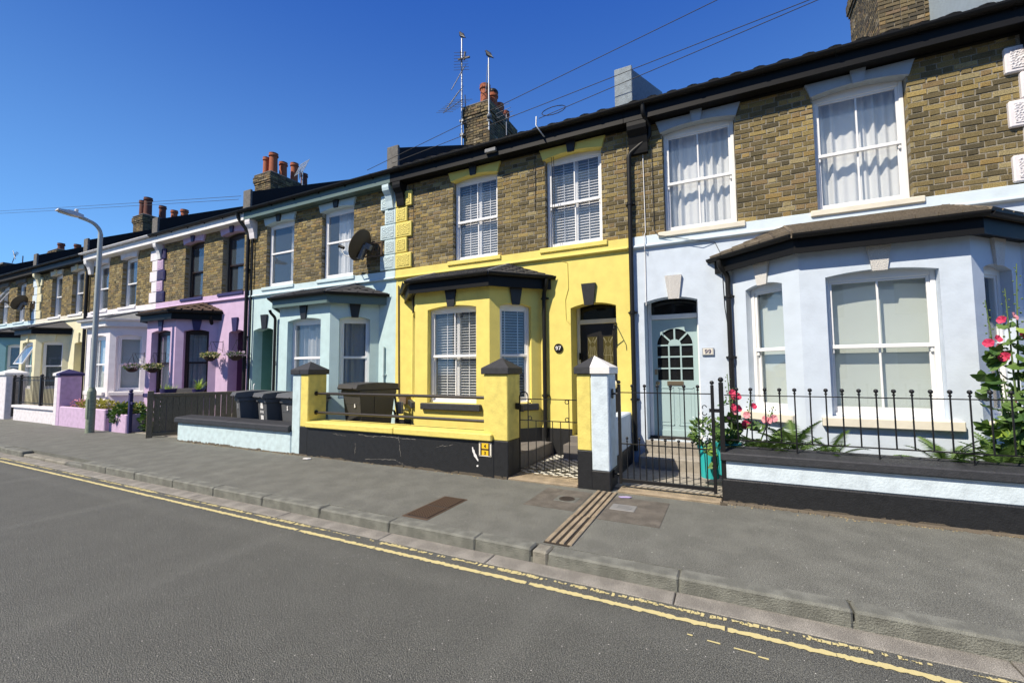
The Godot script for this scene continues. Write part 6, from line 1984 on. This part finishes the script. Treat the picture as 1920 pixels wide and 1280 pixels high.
func _ready() -> void:
	rng.seed = 4242
	# ---- camera
	var cam := Camera3D.new()
	cam.name = "camera"
	cam.fov = 76.3
	cam.near = 0.05
	cam.far = 600.0
	cam.transform = Transform3D(Basis(Vector3.UP, 0.4586) * Basis(Vector3.RIGHT, 0.0646) * Basis(Vector3.BACK, -0.007), Vector3(0, 1.491, 7.189))
	add_child(cam)
	cam.current = true
	# ---- sky
	var env := Environment.new()
	var sky := Sky.new()
	var sm := ProceduralSkyMaterial.new()
	sm.sky_top_color = Color(0.06, 0.22, 0.52)
	sm.sky_horizon_color = Color(0.46, 0.69, 0.90)
	sm.sky_curve = 0.25
	sm.ground_bottom_color = Color(0.20, 0.20, 0.20)
	sm.ground_horizon_color = Color(0.55, 0.66, 0.78)
	sm.energy_multiplier = 1.0
	sky.sky_material = sm
	env.background_mode = Environment.BG_SKY
	env.sky = sky
	env.tonemap_mode = Environment.TONE_MAPPER_LINEAR
	env.tonemap_exposure = 1.85
	env.sdfgi_enabled = true
	env.ssao_enabled = true
	env.ssil_enabled = true
	var we := WorldEnvironment.new()
	we.name = "environment"
	we.environment = env
	add_child(we)
	# ---- sun: high, in front of the houses and a little to the left
	var sun := DirectionalLight3D.new()
	sun.name = "sun"
	sun.light_energy = 1.15
	sun.light_color = Color(1.0, 0.955, 0.88)
	sun.light_angular_distance = 0.5
	sun.shadow_enabled = true
	add_child(sun)
	sun.look_at_from_position(Vector3(-0.55, 1.3, 1.0) * 30.0, Vector3.ZERO, Vector3.UP)

	make_materials()
	paint("yellow", 0.80, 0.67, 0.17)
	paint("blue", 0.59, 0.67, 0.76)
	paint("blue_pale", 0.64, 0.74, 0.80)
	paint("turq", 0.52, 0.69, 0.70)
	paint("turq_pale", 0.57, 0.71, 0.74)
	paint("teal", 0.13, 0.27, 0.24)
	paint("purple", 0.60, 0.44, 0.62)
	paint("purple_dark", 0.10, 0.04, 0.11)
	paint("white_wall", 0.78, 0.75, 0.77)
	paint("cream", 0.76, 0.71, 0.47)
	paint("aqua", 0.20, 0.40, 0.45)
	paint("ivory", 0.74, 0.70, 0.58)
	paint("far_brick", 0.16, 0.11, 0.07)
	mat("navy_verm", L(0.030, 0.024, 0.10), 0.7, {tex = "verm", nrm = "n_verm", scale = 3.2})
	mat("iron_black", L(0.010, 0.010, 0.011), 0.4)
	mat("rail_brown", L(0.03, 0.024, 0.02), 0.4)
	mat("wire", L(0.03, 0.03, 0.03), 0.7)
	mat("dark_frame", L(0.022, 0.012, 0.010), 0.4)
	mat("door_green", L(0.35, 0.47, 0.47), 0.45, {nrm = "n_fine", scale = 1.5, bump = 0.15})
	mat("door_black", L(0.012, 0.011, 0.010), 0.35)
	mat("stained", L(0.07, 0.06, 0.02), 0.15)
	mat("leading", L(0.28, 0.26, 0.16), 0.6)
	mat("fascia_turq", L(0.10, 0.155, 0.145), 0.5)
	mat("grey_key", L(0.20, 0.20, 0.22), 0.7, {tex = "stain", scale = 3.0})
	mat("wrapper", L(0.45, 0.38, 0.62), 0.4)
	mat("grey_box", L(0.38, 0.40, 0.42), 0.5)
	mat("timber_box", L(0.16, 0.11, 0.07), 0.8)
	mat("painted_parapet", L(0.28, 0.33, 0.36), 0.8, {tex = "stain", nrm = "n_stucco", scale = 1.0})
	mat("pale_parapet", L(0.46, 0.54, 0.56), 0.8, {tex = "mottle", nrm = "n_stucco", scale = 1.0})
	mat("hood_grey", L(0.36, 0.42, 0.48), 0.8, {tex = "mottle", nrm = "n_stucco", scale = 0.8, bump = 0.2})
	mat("white_verm", L(0.74, 0.72, 0.68), 0.85, {tex = "verm", nrm = "n_verm", scale = 4.5})

	setting()
	var sash := {bars = 1, horns = true, frame = "white_gloss", behind = "curtain", fw = 0.06}
	var H: Node3D
	# 0 blue
	H = house({i = 0, s = 1.0, wall = "blue", label = "pale blue house with mossy tiled bay roof and pale green front door", string = "blue_pale", hood = "hood_grey", upper_sill = "ivory",
		key = "white_verm", upper_key = "hood_grey", quoin_right = true, quoin = "white_wall", pick = 300, upper = sash.merged({pleat = 1.0}), tiles = true, du = 0.075, porch = [0.215, 1.02], bay = [1.50, 2.26, 3.88, 4.58],
		bay_window = {bars_centre = 1, cheek = 0.56, horns = true, frame = "white_gloss", behind = "roller", drop = 0.0, fw = 0.06, sill = "ivory"}, bay_tile = "moss_tile", tile_t = 0.035, tile_w = 0.19, roof_top = 3.47, hip = "moss_tile",
		door = {kind = "fan", paint = "door_green"}, floor = 0.37, clean = 0.0})
	party_wall(H, 3.57, "pale_parapet", "pale_parapet", 6.7)
	chimney(H, 2.72, 3.58, -2.6, -4.4, 6.6, 9.6, [], 61)
	pipe(H, [Vector3(-0.05, 3.08, 0.15), Vector3(-0.05, 2.99, 0.15), Vector3(0.055, 2.86, 0.06), Vector3(0.065, 0.25, 0.06)], 0.036, "black_pipe", [Vector3(0.065, 2.55, 0.06), Vector3(0.065, 1.65, 0.06)])
	pipe(H, [Vector3(-1.06, 5.70, 0.29), Vector3(-1.06, 5.55, 0.27), Vector3(-1.0, 5.42, 0.08), Vector3(-1.0, 5.24, 0.07), Vector3(-1.33, 5.03, 0.07), Vector3(-1.34, 4.9, 0.07), Vector3(-1.34, 0.2, 0.07)], 0.036, "black_pipe", [Vector3(-1.34, 4.2, 0.07), Vector3(-1.34, 2.4, 0.07), Vector3(-1.34, 1.0, 0.07)])
	bracket(H, -1.18, 0.15, "black_gloss"); bracket(H, 3.42, 0.12, "black_gloss")
	var m := M.new()
	m.tube([Vector3(-1.12, 5.0, 0.012), Vector3(-1.11, 3.7, 0.012), Vector3(-1.12, 3.64, 0.075), Vector3(-1.12, 3.4, 0.07), Vector3(-1.125, 3.40, 0.012), Vector3(-1.13, 2.5, 0.012)], 0.007, 5); part(H, "cable", m, MT.white_paint)
	m = M.new(); m.tube([Vector3(-0.98, 5.1, 0.012), Vector3(-0.97, 3.7, 0.012), Vector3(-0.90, 3.60, 0.075), Vector3(-0.3, 3.43, 0.075), Vector3(-0.1, 3.40, 0.012), Vector3(-0.02, 3.2, 0.012), Vector3(0.0, 2.4, 0.012), Vector3(0.10, 1.5, 0.012)], 0.005, 5); part(H, "cable", m, MT.wire)
	m = M.new(); m.box(-0.33, 1.685, 0.002, -0.165, 1.80, 0.028, 0.005); var pl := part(H, "number_plate", m, MT.grey_box)
	m = M.new(); m.box(-0.312, 1.70, 0.028, -0.183, 1.785, 0.031); part(pl, "tile_face", m, MT.sign_white)
	letters(pl, "99", 0.085, Vector3(-0.2475, 1.742, 0.032), Basis.IDENTITY, MT.navy, "number")
	# 1 yellow
	H = house({i = 1, s = -1.0, wall = "yellow", label = "bright yellow house with black keystones, white blinds and number 97", key = "black_paint", plinth = "black_paint", quoin_left = true, pick = 300, clean = 0.14, tiles = true, du = -0.05, porch = [0.24, 1.04], bay = [1.61, 2.28, 3.88, 4.56],
		upper = {bars = 1, horns = true, behind = "blind", tilt = 0.021, slat = 0.05}, bay_window = {bars_centre = 1, cheek = 0.60, horns = true, behind = "blind", tilt = 0.005, sill = "coping_black"},
		bay_tile = "slate", door = {kind = "glazed", paint = "door_black", frame = "ivory"}, floor = 0.36, step = "grey_tile"})
	party_wall(H, -1.38, "painted_parapet", "painted_parapet", 6.49, 0.14)
	pipe(H, [Vector3(-2.80, 3.08, 0.14), Vector3(-2.80, 2.99, 0.14), Vector3(-2.88, 2.84, 0.06), Vector3(-2.88, 0.3, 0.06)], 0.036, "black_pipe", [Vector3(-2.88, 2.75, 0.06), Vector3(-2.88, 1.03, 0.06)])
	m = M.new(); m.lathe([Vector2(0, 0.028), Vector2(0.072, 0.028), Vector2(0.080, 0.022), Vector2(0.080, 0.002)].duplicate(), Vector3(-2.635, 1.86, 0), 28, Basis(Vector3.RIGHT, PI / 2)); pl = part(H, "number_plate", m, MT.black_gloss)
	letters(pl, "97", 0.092, Vector3(-2.635, 1.86, 0.030), Basis.IDENTITY, MT.white_gloss, "number")
	for c in [[-3.05, 5.4, 4.42], [-2.72, 5.45, 3.66], [-2.68, 5.45, 3.66], [-5.86, 5.45, 3.66]]:
		m = M.new(); m.tube([Vector3(c[0], c[1], 0.012), Vector3(c[0] + 0.01, (c[1] + c[2]) * 0.5, 0.014), Vector3(c[0] - 0.01, c[2], 0.012)], 0.0055, 5); part(H, "cable", m, MT.wire)
	m = M.new(); m.tube([Vector3(-2.55, 3.40, 0.008), Vector3(-2.45, 3.36, 0.008), Vector3(-2.44, 2.9, 0.008), Vector3(-2.50, 2.7, 0.008), Vector3(-2.49, 2.35, 0.008), Vector3(-2.42, 2.28, 0.008)], 0.005, 5); part(H, "cable", m, MT.yellow)
	m = M.new(); m.tube([Vector3(-6.24, 3.3, 0.02), Vector3(-6.22, 2.0, 0.02), Vector3(-6.2, 0.9, 0.02)], 0.012, 6); part(H, "cable", m, MT.timber_box)
	m = M.new(); m.box(-6.10, 0.80, 0.0, -5.92, 1.0, 0.13, 0.006); part(H, "meter_box", m, MT.timber_box)
	m = M.new(); m.box(-6.02, 0.62, 0.24, -5.88, 0.86, 0.32, 0.008); m.box(-5.97, 0.66, 0.0, -5.93, 0.70, 0.25); part(H, "junction_box", m, MT.grey_box)
	m = M.new(); m.box(-3.95, 5.56, 0.233, -3.72, 5.63, 0.30, 0.005); part(H, "alarm_box", m, MT.lead)
	m = M.new(); m.box(-2.36, 1.66, -0.32, -2.32, 1.78, -0.29, 0.004); part(H, "door_bell", m, MT.black_gloss)
	m = M.new(); m.tube([Vector3(-1.62, 2.22, 0.02), Vector3(-1.60, 2.2, 0.25), Vector3(-1.60, 2.13, 0.26)], 0.008, 6); m.tube([Vector3(-1.62, 1.9, 0.02), Vector3(-1.61, 2.18, 0.18)], 0.007, 6); m.tube([Vector3(-1.62, 1.86, 0.012), Vector3(-1.62, 2.26, 0.012)], 0.009, 6); part(H, "basket_bracket", m, MT.iron_black)
	chimney(H, -6.50, -5.66, -2.95, -4.7, 6.7, 8.95, [[-5.93, -3.2, 0.15, 0.62, 0], [-5.9, -3.62, 0.14, 0.62, 0, 1], [-5.9, -4.0, 0.14, 0.50, 0], [-5.9, -4.4, 0.13, 0.48, 0]], 62)
	party_wall(H, -6.32, "roof_dark", "coping_grey")
	bracket(H, -6.16, 0.10, "black_gloss")
	# 2 turquoise
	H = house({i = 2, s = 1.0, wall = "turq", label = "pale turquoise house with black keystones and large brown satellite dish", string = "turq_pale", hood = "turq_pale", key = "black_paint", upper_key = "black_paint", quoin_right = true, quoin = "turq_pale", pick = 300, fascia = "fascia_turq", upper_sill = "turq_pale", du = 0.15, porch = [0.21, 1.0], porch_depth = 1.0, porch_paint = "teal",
		upper = {bars = 0, fw = 0.07, casement = true, behind = "curtain", spread = [[0.25, 0.72, 0.0]], pleat = 0.8, mid = 0.55}, upper_second = {spread = [[0.58, 1.02, 0.0]]}, bay_window = {bars_centre = 0, cheek = 0.62, casement = true, behind = "nets", fw = 0.07, recess = 0.13, mid = 0.52}, bay_fascia = "fascia_turq", bay_tile = "slate", bay_tiles = true, tile_w = 0.3, clean = 0.08,
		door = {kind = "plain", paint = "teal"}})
	bracket(H, -6.46, 0.09, "turq_pale"); bracket(H, -11.2, 0.10, "white_wall")
	party_wall(H, -11.34, "roof_dark", "coping_grey")
	pipe(H, [Vector3(-10.2, 3.02, 0.2), Vector3(-10.2, 2.96, 0.19), Vector3(-10.18, 2.84, 0.06), Vector3(-10.18, 0.1, 0.06)], 0.034)
	pipe(H, [Vector3(-11.52, 5.70, 0.29), Vector3(-11.52, 5.55, 0.25), Vector3(-11.36, 5.2, 0.07), Vector3(-11.36, 0.1, 0.07)], 0.045, "black_pipe", [Vector3(-11.36, 4.2, 0.07), Vector3(-11.36, 2.4, 0.07)])
	pipe(H, [Vector3(-11.2, 5.1, 0.05), Vector3(-11.2, 0.1, 0.05)], 0.022)
	letters(H, "95", 0.14, Vector3(-10.24, 1.69, 0.003), Basis.IDENTITY, MT.grey_key, "number")
	m = M.new(); m.tube([Vector3(-10.95, 0.75, 0.05), Vector3(-10.90, 0.80, 0.10), Vector3(-10.90, 1.12, 0.10), Vector3(-10.95, 1.17, 0.05)], 0.014, 8); part(H, "grab_handle", m, MT.white_gloss)
	pipe(H, [Vector3(-6.62, 2.0, 0.03), Vector3(-6.62, 0.25, 0.03)], 0.02, "turq_pale", [Vector3(-6.62, 1.4, 0.03)])
	dish("large brown satellite dish on the turquoise house beside its corner blocks", Vector3(-7.06, 4.21, 0.32), Vector3(-0.86, 0.42, 0.22), [Vector3(-6.66, 4.28, 0.07), Vector3(-6.67, 4.0, 0.07)], 0.36)
	# 3 purple
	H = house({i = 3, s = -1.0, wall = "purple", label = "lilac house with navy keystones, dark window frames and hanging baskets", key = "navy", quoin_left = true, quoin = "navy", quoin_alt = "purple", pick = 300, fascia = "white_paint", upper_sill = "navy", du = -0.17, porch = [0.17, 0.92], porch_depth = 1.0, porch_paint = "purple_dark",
		upper = {bars = 0, frame = "dark_frame", behind = "curtain", spread = [[0.42, 1.02, 0.0]], pleat = 0.9, recess = 0.16, fw = 0.08}, bay_window = {bars_centre = 0, cheek = 0.60, frame = "dark_frame", behind = "nets", recess = 0.16, fw = 0.07, sill = "navy"}, bay_tile = "clay_tile", tile_t = 0.03, tile_w = 0.2, hip = "clay_tile", clean = 0.12,
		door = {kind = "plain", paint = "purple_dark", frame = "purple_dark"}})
	pipe(H, [Vector3(-12.72, 3.02, 0.2), Vector3(-12.72, 2.96, 0.19), Vector3(-12.88, 2.8, 0.06), Vector3(-12.88, 0.1, 0.06)], 0.045, "black_pipe", [Vector3(-12.88, 1.2, 0.06)])
	bracket(H, -15.80, 0.08, "white_paint")
	party_wall(H, -15.95, "roof_dark", "coping_grey")
	chimney(H, -15.98, -15.05, -3.0, -5.0, 6.7, 8.95, [[-15.7, -3.25, 0.12, 0.75, 0], [-15.35, -3.3, 0.16, 0.85, 0], [-15.4, -3.75, 0.15, 0.70, 0], [-15.35, -4.2, 0.15, 0.85, 0], [-15.35, -4.65, 0.14, 0.60, 1]], 63)
	# 4 white
	H = house({i = 4, s = 1.0, wall = "white_wall", label = "white house with white gutter behind the street lamp", quoin_right = true, fascia = "white_paint", gutter = "white_paint", verm = false, clean = 0.30,
		upper = {bars = 0, fw = 0.06, behind = "curtain", spread = [[0.7, 1.02, 0.0]], recess = 0.13}, bay_window = {bars_centre = 0, cheek = 0.66, fw = 0.07, behind = "roller", drop = 0.0, cloth = "roller", sill = "white_paint"}, bay_fascia = "white_paint", bay_gutter = "white_paint", bay_tile = "lead", bay_tiles = false, door = {kind = "plain", paint = "white_wall"}})
	pipe(H, [Vector3(-20.62, 5.70, 0.29), Vector3(-20.62, 5.5, 0.2), Vector3(-20.62, 5.2, 0.07), Vector3(-20.62, 0.1, 0.07)], 0.05)
	bracket(H, -20.45, 0.10, "white_paint")
	party_wall(H, -20.65, "roof_dark", "coping_grey")
	# 5 cream
	H = house({i = 5, s = -1.0, wall = "cream", label = "cream house with dark guttering beyond the white one", quoin_left = true, verm = false, key = "cream", hood = "ivory", upper_sill = "white_paint", string = "ivory", clean = 0.30, porch_paint = "cream",
		upper = {bars = 0, fw = 0.07, behind = "curtain", spread = [[0.75, 1.02, 0.0]], recess = 0.13}, bay_window = {bars_centre = 0, cheek = 0.62, fw = 0.06, behind = "roller", cloth = "dark_roller", open_face = 1}, bay_tile = "slate", bay_tiles = false, door = {kind = "plain", paint = "cream"}})
	bracket(H, -24.95, 0.09, "cream")
	party_wall(H, -25.1, "roof_dark", "coping_grey")
	chimney(H, -25.1, -24.2, -3.0, -5.0, 6.7, 8.85, [[-24.85, -3.25, 0.15, 0.8, 1], [-24.5, -3.3, 0.17, 0.9, 1], [-24.5, -3.9, 0.15, 0.7, 1], [-24.5, -4.4, 0.15, 0.65, 0], [-24.4, -4.8, 0.17, 0.8, 0]], 64)
	# 6 aqua
	H = house({i = 6, s = 1.0, wall = "aqua", label = "aqua blue house with open upper window and small dish", quoin_right = true, quoin = "blue_pale", verm = false, fascia = "roof_dark", hood = "coping_grey", string = "turq_pale", clean = 0.2,
		upper = {bars = 0, fw = 0.07, behind = "nets", recess = 0.12}, upper_second = {open = true, swing = 0.5}, bay_window = {bars_centre = 0, fw = 0.06, behind = "roller", cloth = "dark_roller"}, bay_tiles = false, door = {kind = "plain", paint = "aqua"}})
	party_wall(H, -29.7, "roof_dark", "coping_grey")
	dish("small round satellite dish on the aqua blue house", Vector3(-25.75, 4.36, 0.34), Vector3(-0.7, 0.4, 0.5), [Vector3(-25.25, 4.4, 0.06), Vector3(-25.25, 4.1, 0.06)], 0.33)
	# 7, 8 far end
	H = house({i = 7, s = -1.0, wall = "ivory", label = "pale ivory house at the far end of the row, next to the aqua one", clean = 0.2, quoin_left = true, verm = false,
		upper = {bars = 0, fw = 0.07, behind = "nets"}, bay_window = {bars_centre = 0, fw = 0.06, behind = "nets"}, bay_tiles = false, door = {kind = "plain", paint = "ivory"}})
	party_wall(H, -34.5, "roof_dark", "coping_grey")
	chimney(H, -34.6, -33.4, -3.0, -5.0, 6.7, 8.4, [[-34.2, -3.4, 0.16, 0.5, 1], [-33.9, -4.0, 0.16, 0.55, 1], [-33.7, -4.6, 0.16, 0.5, 1, 2]], 65)
	m = M.new(); m.box(-33.2, 5.9, -2.4, -31.2, 6.75, -0.6); var dm := part(H, "dormer", m, MT.lead)
	m = M.new(); m.box(-33.3, 6.75, -2.5, -31.1, 6.83, -0.45); part(dm, "dormer_roof", m, MT.coping_grey)
	m = M.new(); m.box(-32.8, 6.05, -0.6, -31.6, 6.6, -0.57); part(dm, "dormer_window", m, MT.glass_dark)
	H = house({i = 8, s = 1.0, wall = "white_wall", label = "farthest white house of the terrace", clean = 0.2, verm = false,
		upper = {bars = 0, fw = 0.07, behind = "nets"}, bay_window = {bars_centre = 0, fw = 0.06, behind = "nets"}, bay_tiles = false, door = {kind = "plain", paint = "white_wall"}})
	opposite_row()
	fronts()
	bins()
	lamp()
	var t := thing("handrail", "bent brown pipe handrail between the turquoise and yellow fronts", "handrail", Vector3(-5.9, 0.2, 0.5))
	for y in [1.08, 0.72]:
		m = M.new(); m.tube([Vector3(-6.28, y - 0.05, 0.75), Vector3(-6.12, y, 0.42), Vector3(-6.02, y - 0.04, 0.36), Vector3(-5.86, 0.24, 0.36)], 0.022, 10); part(t, "rail", m, MT.rail_brown)
	roof_things()
	plants()
